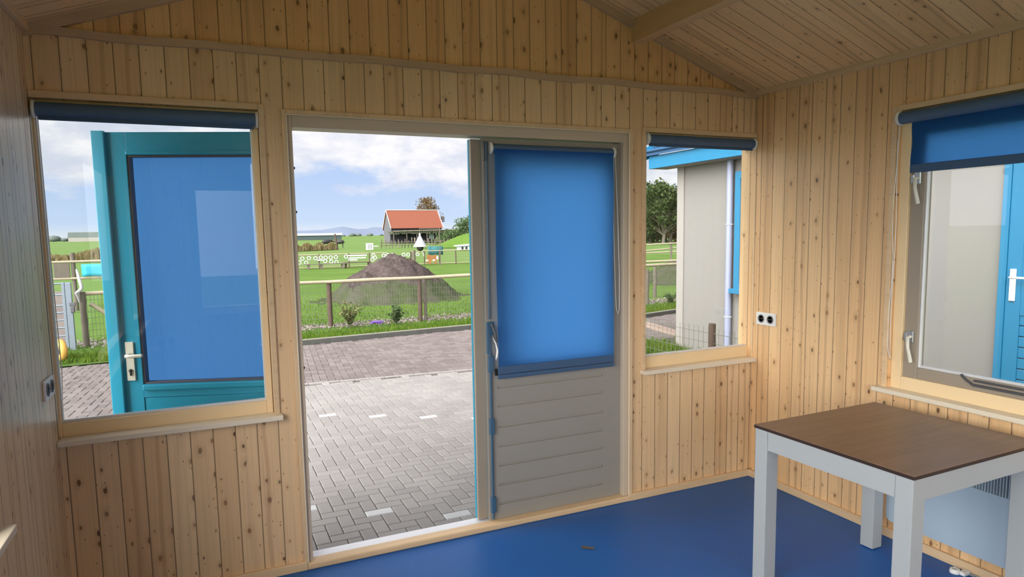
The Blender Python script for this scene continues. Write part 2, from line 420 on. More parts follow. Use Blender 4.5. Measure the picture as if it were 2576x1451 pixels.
# trims ---------------------------------------------------------------
def wavy_strip(x0, x1, z0, z1, y0, y1, seed):
    rnd = random.Random(seed); b = MB(); k = 40; vs = []
    for i in range(k+1):
        x = x0+(x1-x0)*i/k
        wv = .0035*math.sin(i*.9+seed)+rnd.uniform(-.002, .002)
        vs += [(x, y0+.002*math.sin(i), z0+wv), (x, y0+.002*math.sin(i), z1+wv), (x, y1, z1+wv), (x, y1, z0+wv)]
    fs = [[0, 1, 2, 3], [4*k+3, 4*k+2, 4*k+1, 4*k]]
    for i in range(k):
        for j in range(4): fs.append([4*i+j, 4*i+4+j, 4*i+4+(j+1) % 4, 4*i+(j+1) % 4])
    b.add(vs, fs); return b
struct(wavy_strip(0, XR, 2.468, 2.500, -.022, 0, 1).build('trim_1', 'gable_trim'))
for i, (xa, xb) in enumerate(((0, RX), (XR, RX))):                  # rake trims under the ceiling
    w = .045
    b = MB().prism([(xa, 2.503), (xb, RZ), (xb, RZ-w), (xa, 2.503-w)], 1, -.022, 0)
    struct(b.build('trim_%d' % (2+i), 'gable_trim'))
for i, x in enumerate((0, XR)):                                       # eave boards
    s1 = 1 if x == 0 else -1
    struct(bx(x, x+s1*.024, YB, -.0, 2.478, 2.520, bev=.003).build('trim_%d' % (4+i), 'trim_y'))
sk = .045
struct(MB().box(0, .985, -.022, 0, 0, sk, bev=.004).build('baseboard_back', 'trim_x'))
struct(MB().box(2.883, XR, -.022, 0, 0, sk, bev=.004).build('baseboard_back_right', 'trim_x'))
struct(MB().box(XR-.022, XR, YB, 0, 0, sk, bev=.004).build('baseboard_right', 'trim_y'))
struct(MB().box(0, .022, YB, 0, 0, sk, bev=.004).build('baseboard_left', 'trim_y'))
struct(MB().box(0, XR, YB, YB+.022, 0, sk, bev=.004).build('baseboard_rear', 'trim_x'))
# purlin beams under the ceiling
for lab, x in (('thick spruce ceiling beam under the right roof slope', 2.905), ('thick spruce ceiling beam under the left roof slope', .879)):
    zt = min(ceil_z(x), ceil_z(x+.07))
    b = MB().prism([(x, 2.715), (x+.07, 2.715), (x+.07, ceil_z(x+.07)), (x, ceil_z(x))], 1, YB, 0)
    tag(b.build('ceiling_beam', 'beam_wood'), lab, 'beam')

# ------------------------------------------------------------------ windows
def frame_rect(a0, a1, z0, z1, wl, wr, wb, wt, c0, c1, ax=0, bev=.003):
    b = MB()
    def q(u0, u1, w0, w1):
        if ax == 0: b.box(u0, u1, c0, c1, w0, w1, bev=bev)
        else: b.box(c0, c1, u0, u1, w0, w1, bev=bev)
    q(a0, a0+wl, z0, z1); q(a1-wr, a1, z0, z1)
    if wb: q(a0+wl, a1-wr, z0, z0+wb)
    if wt: q(a0+wl, a1-wr, z1-wt, z1)
    return b
# window 1 (back wall, left)
w = emptys('window_1')
frame_rect(-.05, .895, .804, 2.2505, .05, .026, 0, .029, -.014, 0).build('architrave', 'trim_x', w)
frame_rect(-.055, .868, .80, 2.222, .063, .028, .062, .06, .035, .105).build('frame', 'frame_yellow', w)
frame_rect(.008, .84, .862, 2.162, .006, .006, .012, .006, .05, .062, bev=.001).build('glazing_bead', 'alu', w)
bx(.008, .84, .068, .074, .862, 2.162).build('pane', 'glass', w)
bx(.0, .905, -.052, .034, .780, .804, bev=.004).build('sill', 'sill_paint', w)
# window 2 (back wall, right)
w = emptys('window_2')
frame_rect(2.978, XR, .804, 2.247, .026, .004, 0, .028, -.014, 0).build('architrave', 'trim_x', w)
frame_rect(3.0, 3.90, .80, 2.222, .028, .030, .072, .06, .035, .105).build('frame', 'frame_yellow', w)
frame_rect(3.028, 3.868, .872, 2.162, .006, .006, .012, .006, .05, .062, bev=.001).build('glazing_bead', 'alu', w)
bx(3.028, 3.868, .068, .074, .872, 2.162).build('pane', 'glass', w)
bx(2.975, XR-.001, -.052, .034, .780, .804, bev=.004).build('sill', 'sill_paint', w)
# window 3 (right wall, side hung casement)
w = emptys('window_3')
frame_rect(-2.78, -.95, .804, 2.252, .028, .028, 0, .028, XR-.014, XR, ax=1).build('architrave', 'trim_y', w)
frame_rect(-2.75, -.98, .80, 2.225, .055, .055, .07, .06, XR+.02, XR+.10, ax=1).build('frame', 'frame_yellow', w)
sash = frame_rect(-2.70, -1.032, .865, 2.17, .078, .078, .062, .07, XR+.036, XR+.09, ax=1, bev=.005).build('casement', 'frame_cream', w)
frame_rect(-2.622, -1.11, .927, 2.10, .01, .01, .012, .01, XR+.042, XR+.06, ax=1, bev=.002).build('glazing_bead', 'alu', sash)
bx(XR+.064, XR+.07, -2.622, -1.11, .927, 2.10).build('pane', 'glass', sash)
bx(XR-.056, XR+.02, -2.82, -.925, .780, .804, bev=.004).build('sill', 'sill_paint', w)
def casement_handle(yc, zc):
    x = XR+.036
    e = MB().box(x-.014, x, yc-.018, yc+.018, zc-.03, zc+.03, bev=.003)
    e.box(x-.012, x, yc+.018, yc+.036, zc-.025, zc+.02, bev=.003)
    h = e.build('handle', 'steel', w)
    l = MB().tube([(x-.014, yc-.004, zc+.0), (x-.036, yc-.004, zc-.004), (x-.040, yc-.010, zc-.05), (x-.030, yc-.022, zc-.128)], [.009, .009, .008, .010], 10)
    l.build('lever', 'handle_cream', h)
casement_handle(-1.075, 1.885); casement_handle(-1.075, 1.083)
st = MB().box(XR+.024, XR+.036, -2.1, -1.395, .888, .900, bev=.002)
st.box(XR+.020, XR+.034, -2.1, -1.40, .912, .922, bev=.002)
st.tube([(XR+.03, -1.395, .893), (XR+.032, -1.36, .912), (XR+.034, -1.335, .934)], .006, 8)
st.build('window_stay', 'dark_steel', w)
# window 4 (left wall, only its sill reaches the picture)
w = emptys('window_4')
frame_rect(-2.98, -.992, .804, 2.252, .028, .028, 0, .028, 0, .014, ax=1).build('architrave', 'trim_y', w)
frame_rect(-2.95, -1.02, .80, 2.222, .05, .05, .07, .06, -.105, -.035, ax=1).build('frame', 'frame_yellow', w)
bx(-.074, -.068, -2.90, -1.07, .87, 2.162).build('pane', 'glass', w)
bx(-.034, .052, -3.02, -.95, .780, .804, bev=.004).build('sill', 'sill_paint', w)

w = emptys('added_window_left')  # unseen left-wall window, added to let more daylight into the room
frame_rect(-4.48, -3.12, .804, 2.252, .028, .028, 0, .028, 0, .014, ax=1).build('architrave', 'trim_y', w)
frame_rect(-4.45, -3.15, .80, 2.222, .05, .05, .07, .06, -.105, -.035, ax=1).build('frame', 'frame_yellow', w)
bx(-.074, -.068, -4.40, -3.20, .87, 2.162).build('pane', 'glass', w)
bx(-.034, .052, -4.52, -3.08, .780, .804, bev=.004).build('sill', 'sill_paint', w)

w = emptys('added_window_rear')  # unseen rear window, added so daylight reaches the back wall
frame_rect(.472, 3.378, .804, 2.252, .028, .028, 0, .028, YB, YB+.014).build('architrave', 'trim_x', w)
frame_rect(.5, 3.35, .80, 2.222, .05, .05, .07, .06, YB-.105, YB-.035).build('frame', 'frame_yellow', w)
bx(1.90, 1.95, YB-.105, YB-.035, .87, 2.162).build('mullion', 'frame_yellow', w)
bx(.55, 3.30, YB-.074, YB-.068, .87, 2.162).build('pane', 'glass', w)
bx(.44, 3.41, YB-.034, YB+.052, .780, .804, bev=.004).build('sill', 'sill_paint', w)

# ------------------------------------------------------------------ roller blinds
def chain(pts, r=.0022): return MB().tube(pts, r, 6)
def roller(name, lab, ax, a0, a1, zt, c, drop, side, cord=None, r=.030, bar=.026, hood=False):
    """ax 0: along x at y=c, cloth side = -y when side=-1 ; ax 1: along y at x=c"""
    e = empty(name, ((a0+a1)/2, c, zt) if ax == 0 else (c, (a0+a1)/2, zt)); inv = Matrix.Translation(-Vector(e.location))
    P = (lambda u, k, z: (u, c+k, z)) if ax == 0 else (lambda u, k, z: (c+k, u, z))
    def pbox(b, u0, u1, k0, k1, z0, z1, bev=0):
        if ax == 0: b.box(u0, u1, c+k0, c+k1, z0, z1, bev=bev)
        else: b.box(c+k0, c+k1, u0, u1, z0, z1, bev=bev)
    MB().tube([P(a0+.014, 0, zt), P(a1-.014, 0, zt)], r, 24).build('tube', 'blind_tube', e, inv)
    for u, sgn in ((a0, 1), (a1, -1)):
        b = MB().lathe([(.001, 0), (r+.006, .001), (r+.008, .006), (r+.004, .012), (.001, .013)] if sgn > 0 else [(.001, 0), (r+.006, -.001), (r+.008, -.006), (r+.004, -.012), (.001, -.013)],
                       P(u, 0, zt), 'x' if ax == 0 else 'y', 22)
        pbox(b, min(u, u+sgn*.004), max(u, u+sgn*.004), -.012 if side < 0 else -.03, .03 if side < 0 else .012, zt-.012, zt+r+.006)
        b.build('bracket', 'white_plastic', e, inv)
    k = side*(-r) if not hood else side*r*.98
    zb = zt-drop
    if drop > .05:
        pc = MB(); nu, nz = 14, 18; vs = []
        for j in range(nz+1):
            for i in range(nu+1):
                u = a0+.018+(a1-a0-.036)*i/nu; z = zt-.004-(drop-.004)*j/nz
                curl = .004*math.sin(j*.5)*((2*i/nu-1)**4)
                vs.append(P(u, k+side*curl, z))
        fs = [[j*(nu+1)+i, j*(nu+1)+i+1, (j+1)*(nu+1)+i+1, (j+1)*(nu+1)+i] for j in range(nz) for i in range(nu)]
        pc.add(vs, fs, True); pc.nofix = True
        cl = pc.build('cloth', 'blind_cloth', e, inv)
        b = MB(); pbox(b, a0+.016, a1-.016, k-.004, k+.004, zb-bar, zb+.012, .003)
        if drop > .6: pbox(b, a0+.014, a1-.014, k-.006, k+.005, zb-bar-.026, zb-bar-.002, .004)
        b.build('bottom_bar', 'blind_bar', e, inv)
    else:
        b = MB(); pbox(b, a0+.02, a1-.02, -.01, .004, zt-r-.014, zt-r+.006, .003); b.build('bottom_bar', 'blind_bar', e, inv)
    if cord: chain(cord).build('bead_chain', 'white_plastic', e, inv)
    return tag(e, lab, 'roller blind')
roller('roller_blind', 'rolled-up dark blue roller blind across the wide window on the left', 0, .008, .868, 2.178, .002, .03, -1, r=.029,
       cord=[(.020, .0, 2.16), (.022, -.012, 1.6), (.018, -.014, 1.1), (.026, -.016, .93), (.034, -.012, 1.1), (.028, -.006, 1.6), (.026, .0, 2.16)])
roller('roller_blind', 'rolled-up dark grey-blue blind over the narrow window by the corner', 0, 3.012, 3.846, 2.182, .002, .03, -1, r=.028)
cy = [(XR-.006, -.990+.004*math.sin(i), 2.15-i*.12) for i in range(11)]+[(XR-.006, -.994, .96)]+[(XR-.010, -.982+.006*math.sin(i*1.3), 1.0+i*.12) for i in range(10)]
roller('roller_blind', 'half-lowered dark blue roller blind over the right wall window', 1, -2.74, -.985, 2.188, XR-.004, .245, -1, r=.030, bar=.030, cord=cy)
cc1 = [(2.800, .022, 2.10), (2.796, .020, 1.7), (2.806, .018, 1.35), (2.812, .016, 1.19), (2.822, .014, 1.155), (2.834, .016, 1.18), (2.836, .018, 1.4), (2.822, .020, 1.8), (2.808, .022, 2.10)]
roller('roller_blind', 'lowered bright blue roller blind on the closed door leaf', 0, 2.020, 2.800, 2.095, .022, 1.19, -1, r=.024, cord=cc1, bar=.032, hood=True)

# ------------------------------------------------------------------ doors
d = emptys('door_1')                                                   # the frame of the double doors
frame_rect(.9686, 2.909, 0, 2.2312, .019, .026, 0, .020, -.016, 0).build('architrave', 'trim_z', d)
frame_rect(.987, 2.887, .0, 2.211, .028, .036, 0, .058, .0, .115, bev=.004).build('frame', 'frame_mid', d)
frame_rect(.9865, 2.8875, .0, 2.2115, .006, .006, 0, .006, -.018, -.010, bev=.002).build('bead', 'sill_paint', d)
bx(.985, 2.89, -.024, .045, 0, .034, bev=.008).build('threshold', 'trim_x', d)
bx(1.015, 2.851, .045, .12, 0, .030, bev=.006).build('threshold_strip', 'alu', d)
for z in (1.972, 1.763, 1.0):
    MB().tube([(1.008, .072, z), (1.028, .072, z)], .006, 10).build('security_stud', 'black', d)

def leaf(e, x0, x1, mats, xf=None, blind=False, hinge_right=True):
    """door leaf in the plane: x0..x1, inner face y=.040, outer face y=.094; the hinge stile is on the right"""
    inner, outer = mats
    sw = .112
    zb, zt, gz0, gz1 = .036, 2.146, .94, 2.040
    f = MB(); zl = gz0-.065
    for (a, b, c, dd) in ((x0, x0+sw, zl, zt), (x1-sw, x1, zl, zt), (x0+sw, x1-sw, gz1, zt), (x0+sw, x1-sw, zl, gz0)):
        f.box(a, b, .033, .0675, c, dd)
    f.build('inner_frame', inner, e, xf)
    f = MB()
    for (a, b, c, dd) in ((x0, x0+sw, zb, zt), (x1-sw, x1, zb, zt), (x0+sw, x1-sw, gz1, zt), (x0+sw, x1-sw, gz0-.065, gz0), (x0+sw, x1-sw, zb, zb+.115)):
        f.box(a, b, .0675, .094, c, dd, bev=.0015)
    f.box(x0+sw, x1-sw, .094, .104, gz1+.0, gz1+.018, bev=.004); f.box(x0+sw, x1-sw, .094, .108, gz0-.03, gz0, bev=.006)
    f.build('outer_frame', outer, e, xf)
    frame_rect(x0+sw, x1-sw, gz0, gz1, .009, .009, .009, .009, .046, .088, bev=.001).build('glazing_seal', 'seal', e, xf)
    bx(x0+sw+.01, x1-sw-.01, .064, .070, gz0+.01, gz1-.01).build('pane', 'glass', e, xf)
    # lower panel of wide boards with a routed groove at every joint
    joints = [.793, .687, .569, .457, .346, .233]
    g0, g1 = x0+.059, x1-.122
    b = MB(); bo = MB()
    b.box(x0, g0, .033, .0675, zb, zl); b.box(g1, x1, .033, .0675, zb, zl); b.box(g0, g1, .042, .0675, zb, zl)
    jn = [zl]+[z for q in joints+[.122] for z in (q+.007, q-.007)]+[zb]
    for i in range(0, len(jn), 2): b.box(g0, g1, .033, .042, jn[i+1], jn[i])
    lv = [gz0-.06]+joints+[zb+.10]
    for i in range(len(lv)-1): bo.box(x0+sw, x1-sw, .070, .0905, lv[i+1]+.006, lv[i]-.006, bev=.004)
    bo.box(x0+sw, x1-sw, .067, .080, zb+.1, gz0-.06)
    b.build('inner_panel', inner, e, xf); bo.build('outer_panel', outer, e, xf)

d = emptys('door_2')                                                   # closed right leaf
x0 = 1.985; x1 = 2.849
leaf(d, x0, x1, ('leaf_paint', 'turquoise'))
a = bx(1.930, 1.992, .070, .094, .036, 2.146, bev=.003).build('astragal', 'frame_cream', d)
bx(1.927, 2.02, .094, .114, .036, 2.146, bev=.004).build('astragal_face', 'turquoise', a)
# espagnolette: rod on the closing stile with keeps and a lever
r = MB().tube([(2.000, .020, .05), (2.000, .020, 1.0)], .0065, 10)
r.tube([(2.000, .020, 1.18), (2.000, .020, 2.13)], .005, 10)
r = r.build('espagnolette', 'blue_metal', d)
for z in (.13, .58, .93):
    MB().box(1.988, 2.016, .010, .033, z-.045, z+.045, bev=.003).build('rod_guide', 'blue_metal', r)
MB().box(1.986, 2.012, .022, .040, 2.03, 2.13, bev=.003).build('rod_keep', 'dark_steel', r)
MB().box(1.984, 2.008, .02, .040, .985, 1.165, bev=.004).box(2.0, 2.028, .022, .040, 1.09, 1.165, bev=.003).build('lock_case', 'blue_metal', r)
MB().tube([(2.006, .012, 1.155), (2.022, -.004, 1.10), (2.026, -.006, 1.055)], [.007, .008, .006], 10).build('lock_arm', 'dark_steel', r)
MB().tube([(2.018, .014, 1.075), (2.024, -.006, 1.050), (2.030, -.012, 1.01), (2.026, -.014, .975), (2.024, -.012, .958)], [.007, .006, .007, .010, .009], 12).build('lever', 'steel', r)
bx(2.030, 2.044, .024, .040, .862, .90, bev=.003).build('blind_clip', 'black', d)

# open left leaf: built as if closed (hinge on its right side at x=0), then swung outwards
ang = math.radians(161.0996)
hx, hy = 1.013, .100
ux = Vector((math.cos(ang), math.sin(ang), 0)); uy = Vector((.324, .946, 0)).normalized()
# local x from the free edge (0) to hinge (.896); local y: .040 (inner) .. .094 (outer) -> outer face lies on the hinge plane
XF = Matrix(((-ux.x, -uy.x, 0, 0), (-ux.y, -uy.y, 0, 0), (0, 0, 1, 0), (0, 0, 0, 1)))
org = Vector((hx, hy, 0))+ux*.896+uy*.094
XF.translation = org
d = emptys('door_3')
leaf(d, .030, .866, ('leaf_paint', 'turquoise'), XF)
a = bx(.0, .058, .094, .116, .036, 2.150, bev=.004).build('astragal', 'turquoise', d, XF)
bx(-.0, .03, .06, .094, .036, 2.146, bev=.003).build('astragal_edge', 'turquoise', a, XF)
hp = bx(.074, .112, .094, .102, .962, 1.152, bev=.002).build('handle_plate', 'handle_cream', d, XF)
MB().lathe([(.001, .004), (.008, .004), (.0085, .0), (.001, -.001)], (.093, .1045, 1.012), 'y', 14).box(.0895, .0965, .103, .109, .988, 1.010, bev=.001).build('keyhole', 'black', hp, XF)
MB().tube([(.093, .10, 1.090), (.093, .138, 1.090), (.098, .150, 1.090), (.120, .154, 1.090), (.172, .154, 1.092)], [.008, .008, .009, .009, .008], 12).build('lever', 'handle_cream', hp, XF)
# the blind on its inner side, seen through the pane
e = empty('roller_blind', org); inv = Matrix.Translation(-org) @ XF
MB().tube([(.064, .010, 2.095), (.83, .010, 2.095)], .024, 20).build('tube', 'blind_cloth', e, inv)
for u in (.05, .83): MB().lathe([(.001, 0), (.03, .001), (.032, .006), (.028, .012), (.001, .013)], (u, .010, 2.095), 'x', 20).build('bracket', 'white_plastic', e, inv)
pc = MB(); nu, nz = 12, 16; vs = []
for j in range(nz+1):
    for i in range(nu+1):
        u = .07+.755*i/nu; vs.append((u, .022+.006*math.sin(j*.6)*(1-i/nu)**3, 2.09-1.20*j/nz))
pc.add(vs, [[j*(nu+1)+i, j*(nu+1)+i+1, (j+1)*(nu+1)+i+1, (j+1)*(nu+1)+i] for j in range(nz) for i in range(nu)], True); pc.nofix = True
pc.build('cloth', 'blind_cloth', e, inv)
bx(.066, .829, .018, .028, .845, .89, bev=.003).build('bottom_bar', 'blind_bar', e, inv)
tag(e, 'bright blue roller blind behind the glass of the opened turquoise door leaf', 'roller blind')

# ------------------------------------------------------------------ sockets
def socket(lab, x, yc, zc, s):
    e = empty('wall_socket', (x, yc, zc))
    MB().box(0, s*.010, -.082, .082, -.041, .041, bev=.004).build('plate', 'white_plastic', e)
    for q in (-.038, .038):
        o = MB().lathe([(.001, 0), (.026, .0), (.027, .003), (.022, .004), (.020, -.001), (.001, -.002)] if s > 0 else [(.001, 0), (.026, 0), (.027, -.003), (.022, -.004), (.020, .001), (.001, .002)], (s*.010, q, 0), 'x', 22)
        o = o.build('outlet', 'socket_grey', e)
        MB().lathe([(.001, s*.001), (.006, s*.001), (.006, 0)], (s*.0115, q-.009, 0), 'x', 10).lathe([(.001, s*.001), (.006, s*.001), (.006, 0)], (s*.0115, q+.009, 0), 'x', 10).build('contact_holes', 'black', o)
    return tag(e, lab, 'socket')
socket('white double wall socket on the right wall beside the corner', XR, -.130, 1.070, -1)
socket('white double wall socket on the left wall below the blind cord', 0, -.135, 1.055, 1)

# ------------------------------------------------------------------ table
ta = .0234; tw, td = .8314, .7603
e = empty('dining_table', (3.705, -1.021, 0), ta)
MB().box(-tw, 0, -td, 0, .736, .750, mi=0, bev=.0015).build('tabletop', 'walnut', e)
bx(-tw, 0, -td, 0, .7345, .7362).box(-tw-.0005, .0005, -td-.0005, .0005, .735, .748).build('edge_band', 'table_edge', e)
lg = .07; ins = .004
for sx in (0, 1):
    for sy in (0, 1):
        ax_, ay_ = (-tw+ins if sx else -lg-ins), (-td+ins if sy else -lg-ins)
        bx(ax_, ax_+lg, ay_, ay_+lg, 0.004, .735, bev=.0015).build('leg', 'table_grey', e)
        bx(ax_+.01, ax_+lg-.01, ay_+.01, ay_+lg-.01, 0, .004).build('foot_pad', 'black', e)
for q in ((-tw+lg+ins+.002, -lg-ins-.002, -td+ins+.002, -td+ins+.020), (-tw+lg+ins+.002, -lg-ins-.002, -ins-.020, -ins-.002),
          (-tw+ins+.002, -tw+ins+.020, -td+lg+ins+.002, -lg-ins-.002), (-ins-.020, -ins-.002, -td+lg+ins+.002, -lg-ins-.002)):
    bx(*q, .645, .735, bev=.001).build('apron', 'table_grey', e)
tag(e, 'square dining table with dark walnut top and light grey legs', 'table')

# ------------------------------------------------------------------ heater
hx1 = 3.76
e = empty('convector_heater', (3.80, -1.7, .1))
inv = Matrix.Translation(-Vector(e.location))
def rounded(y0, y1, z0, z1, r, k=6):
    p = []
    for cy_, cz_, a0 in ((y1-r, z1-r, 0), (y0+r, z1-r, 90), (y0+r, z0+r, 180), (y1-r, z0+r, 270)):
        for i in range(k+1):
            a = math.radians(a0+90*i/k); p.append((cy_+r*math.cos(a), cz_+r*math.sin(a)))
    return p
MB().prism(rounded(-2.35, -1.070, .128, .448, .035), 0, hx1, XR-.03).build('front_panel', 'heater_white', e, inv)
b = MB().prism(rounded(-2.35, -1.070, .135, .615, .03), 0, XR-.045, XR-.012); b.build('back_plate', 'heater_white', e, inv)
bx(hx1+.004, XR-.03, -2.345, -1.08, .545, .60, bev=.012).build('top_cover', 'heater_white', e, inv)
b = MB(); y = -1.09
while y > -2.34: b.box(hx1+.004, hx1+.016, y-.0045, y, .44, .55); y -= .0125
b.build('grille', 'heater_white', e, inv)
bx(hx1+.045, hx1+.049, -2.34, -1.085, .44, .55).build('grille_void', 'heater_dark', e, inv)
for y in (-1.3, -2.1): bx(XR-.0135, XR-.0005, y-.03, y+.03, .2, .5).build('wall_bracket', 'heater_white', e, inv)
tag(e, 'white wall-mounted convector heater under the right window behind the table', 'heater')
# small white plug-like clip on the floor
e = empty('cable_clip', (3.775, -1.425, 0))
MB().lathe([(.001, .0), (.022, 0), (.024, .006), (.020, .022), (.008, .024), (.007, .012), (.001, .012)], (0, 0, 0), 'z', 18).build('ring', 'white_plastic', e)
MB().box(.0, .05, -.045, -.015, .0, .018, bev=.004).build('tab', 'white_plastic', e)
MB().tube([(.03, -.05, .008), (.034, -.09, .005)], .004, 8).tube([(.045, -.05, .008), (.05, -.09, .005)], .004, 8).build('pins', 'steel', e)
tag(e, 'small white plastic fitting lying on the blue floor under the heater', 'fitting')
e = MB()
rr = random.Random(3)
# a fallen leaf scrap on the floor inside the doors
e.add([(2.31, -.42, .001), (2.33, -.40, .004), (2.352, -.42, .002), (2.375, -.455, .006), (2.355, -.46, .002), (2.33, -.445, .003)], [[0, 1, 2], [0, 2, 5], [2, 3, 4], [2, 4, 5]])
tag(e.build('leaf_scrap', 'bark'), 'tiny dark leaf scrap on the blue floor before the closed door leaf', 'leaf')

# ================================================================== outside
# paving
def herring(name, Wd, x0, x1, y0, y1, mats, whites=(), rot=0, gap=.004, clip=None, z=G, zr=.0):
    b = MB(); rnd = random.Random(11); cr, sr = math.cos(rot), math.sin(rot)
    ox, oy = 1.435, .712
    K = int(max(x1-x0, y1-y0)/Wd)+12
    def blk(u0, v0, du, dv, white):
        cx, cy2 = (u0+du/2)*Wd, (v0+dv/2)*Wd
        X, Y = ox+cr*cx-sr*cy2, oy+sr*cx+cr*cy2
        if not (x0 < X < x1 and y0 < Y < y1): return
        if clip and not clip(X, Y): return
        hx_, hy_ = du*Wd/2-gap/2, dv*Wd/2-gap/2; dz = rnd.uniform(-zr, zr)
        bv = .005; vs = []
        for (q, zz) in ((0, z-.03), (0, z-.004+dz), (bv, z+dz)):
            for sx, sy in ((-1, -1), (1, -1), (1, 1), (-1, 1)):
                px, py = cx+sx*(hx_-q), cy2+sy*(hy_-q); vs.append((ox+cr*px-sr*py, oy+sr*px+cr*py, zz))
        fs = [[8, 9, 10, 11]]+[[k, (k+1) % 4, (k+1) % 4+4, k+4] for k in range(4)]+[[k+4, (k+1) % 4+4, (k+1) % 4+8, k+8] for k in range(4)]
        b.add(vs, fs, False, 1 if white else 0)
    for i in range(-K, K):
        for j in range(-K//2, K//2):
            u = i+4*j
            X, Y = u*Wd+ox, i*Wd+oy
            if not (x0-1 < X < x1+1 and y0-1 < Y < y1+1) and rot == 0: continue
            blk(u, i, 2, 1, (i, j) in whites); blk(u, i+1, 1, 2, False)
    b.nofix = True
    return b.build(name, mats)
Wd = .0865
# white blocks: every fifth block along the two slanting rows
wh = set()
for row in (0, 1):
    for k in range(-6, 10):
        i0, j0 = (0, 0) if row == 0 else (29, -7)
        wh.add((i0-3*k, j0+2*k))
struct(herring('paving_terrace', Wd, .55, 6.8, .13, 4.9, ['paver_grey', 'paver_white'], wh, clip=lambda x, y: y < 4.86-.085*x+.0))
struct(herring('paving_path', .088, -6, 9.8, .13, 8.2, ['paver_brown'], (), rot=-.085, zr=.003, clip=lambda x, y: (y > 4.90-.085*x+.06 or x < .50) and y < (7.75+.085*(x-2) if x < 4.9 else (8.0-.09*(x-4.9) if x < 8.5 else 7.68+.3*(x-8.5))) and not (x > 5.3 and y < 5.4)))
b = MB()
b.add([(-6, .1, G-.012), (10.5, .1, G-.012), (10.5, 8.2, G-.012), (-6, 8.2, G-.012)], [[0, 1, 2, 3]])
struct(b.build('paving_bed', 'joint'))
vs = [(-3.2, 5.13), (6.8, 4.28)]
b = MB()
dx = Vector((10, -.85, 0)).normalized(); nn_ = Vector((-dx.y, dx.x, 0)); p = Vector((.55, 4.865, 0))
for k in range(35):
    q0 = p+dx*(k*.18+.003); q1 = p+dx*(k*.18+.177)
    vs = [q0, q1, q1+nn_*.055, q0+nn_*.055]
    b.add([(v.x, v.y, G-.03) for v in vs]+[(v.x, v.y, G+.002) for v in vs], [[4, 5, 6, 7]]+[[i, (i+1) % 4, (i+1) % 4+4, i+4] for i in range(4)])
struct(b.build('paving_border', 'cream_trim'))
# kerb along the grass
kl = [(.1, 7.62), (2, 7.76), (4.92, 8.02), (6.7, 7.86), (8.49, 7.68), (9.6, 8.0), (11.5, 8.6)]
b = MB(); vs = []
for x, y in kl: vs += [(x, y, G-.05), (x, y, G+.075), (x, y+.07, G+.085), (x, y+.07, G-.05)]
for i in range(len(kl)-1):
    for j in range(3): b.add([vs[4*i+j], vs[4*i+j+1], vs[4*i+5+j], vs[4*i+4+j]], [[0, 1, 2, 3]], False, 1 if j == 1 else 0)
struct(b.build('kerb', ['kerb_dark', 'kerb_top']))
kerb_y = lambda x: next((kl[i][1]+(kl[i+1][1]-kl[i][1])*(x-kl[i][0])/(kl[i+1][0]-kl[i][0]) for i in range(len(kl)-1) if kl[i][0] <= x <= kl[i+1][0]), 7.62)
b = MB()
for off in (0, .16):
    p0, p1 = Vector((7.9+off, 7.3, 0)), Vector((7.30+off, 4.2, 0)); nx = Vector((.085, 0, 0))
    b.add([(p0.x, p0.y, G), (p1.x, p1.y, G), (p1.x+.07, p1.y, G), (p0.x+.07, p0.y, G), (p0.x, p0.y, G+.04), (p1.x, p1.y, G+.04), (p1.x+.07, p1.y, G+.04), (p0.x+.07, p0.y, G+.04)],
          [[4, 5, 6, 7], [0, 1, 5, 4], [1, 2, 6, 5], [2, 3, 7, 6], [3, 0, 4, 7]])
struct(b.build('kerb_orange', 'kerb_orange'))
# ground planes
def ground_poly(name, mat, pts, z): 
    b = MB(); b.add([(x, y, z) for x, y in pts], [list(range(len(pts)))]); return struct(b.build(name, mat))
ground_poly('ground', 'meadow', [(-900, -30), (1500, -30), (1500, 900), (-900, 900)], G-.045)
ground_poly('lawn', 'lawn', [(-1.3, 9.4), (30, 9.4), (30, 36), (-3.9, 36)], G-.008)
ground_poly('verge', 'verge', [(-1.7, 7.5)]+[(x, y+.06) for x, y in kl]+[(14, 9.6), (14, 10.0), (-1.7, 10.0)], G+.006)
ground_poly('gravel_path', 'gravel', [(-6, 8.3), (-1.45, 8.3), (-1.5, 10), (-2.55, 16), (-3.9, 24), (-12, 24)], G-.02)
ground_poly('grass_patch', 'verge', [(4.9, .3), (6.84, .3), (6.84, 4.6), (7.1, 5.25), (5.4, 5.45), (4.9, 4.3)], G+.01)
# loose grass blades and pebbles
def blades(name, spots, h, mat='grass_blade', seed=1):
    b = MB(); rnd = random.Random(seed)
    for (x, y) in spots:
        a = rnd.uniform(0, 2*PI); hh = h*rnd.uniform(.4, 1.1); w_ = .006*rnd.uniform(.7, 1.8); lx, ly = rnd.uniform(-.5, .5)*hh, rnd.uniform(-.5, .5)*hh
        ca, sa = math.cos(a)*w_, math.sin(a)*w_
        b.add([(x-ca, y-sa, G), (x+ca, y+sa, G), (x+lx*.4+ca*.7, y+ly*.4+sa*.7, G+hh*.6), (x+lx, y+ly, G+hh), (x+lx*.4-ca*.7, y+ly*.4-sa*.7, G+hh*.6)], [[0, 1, 2, 3, 4]])
    b.nofix = True
    return b.build(name, mat)
rnd = random.Random(5)
sp = []
for _ in range(15000):
    x = rnd.uniform(-1.6, 11.4); ky = kerb_y(x)+.08; sp.append((x, ky+abs(rnd.gauss(0, .55))))
tag(blades('grass_verge', sp, .085), 'strip of green grass between the kerb and the pebbles', 'grass', kind='stuff')
sp = [(rnd.uniform(4.9, 6.8), rnd.uniform(.5, 5.2)) for _ in range(5000)]+[(rnd.gauss(6.1, .35), rnd.gauss(4.7, .25)) for _ in range(2500)]
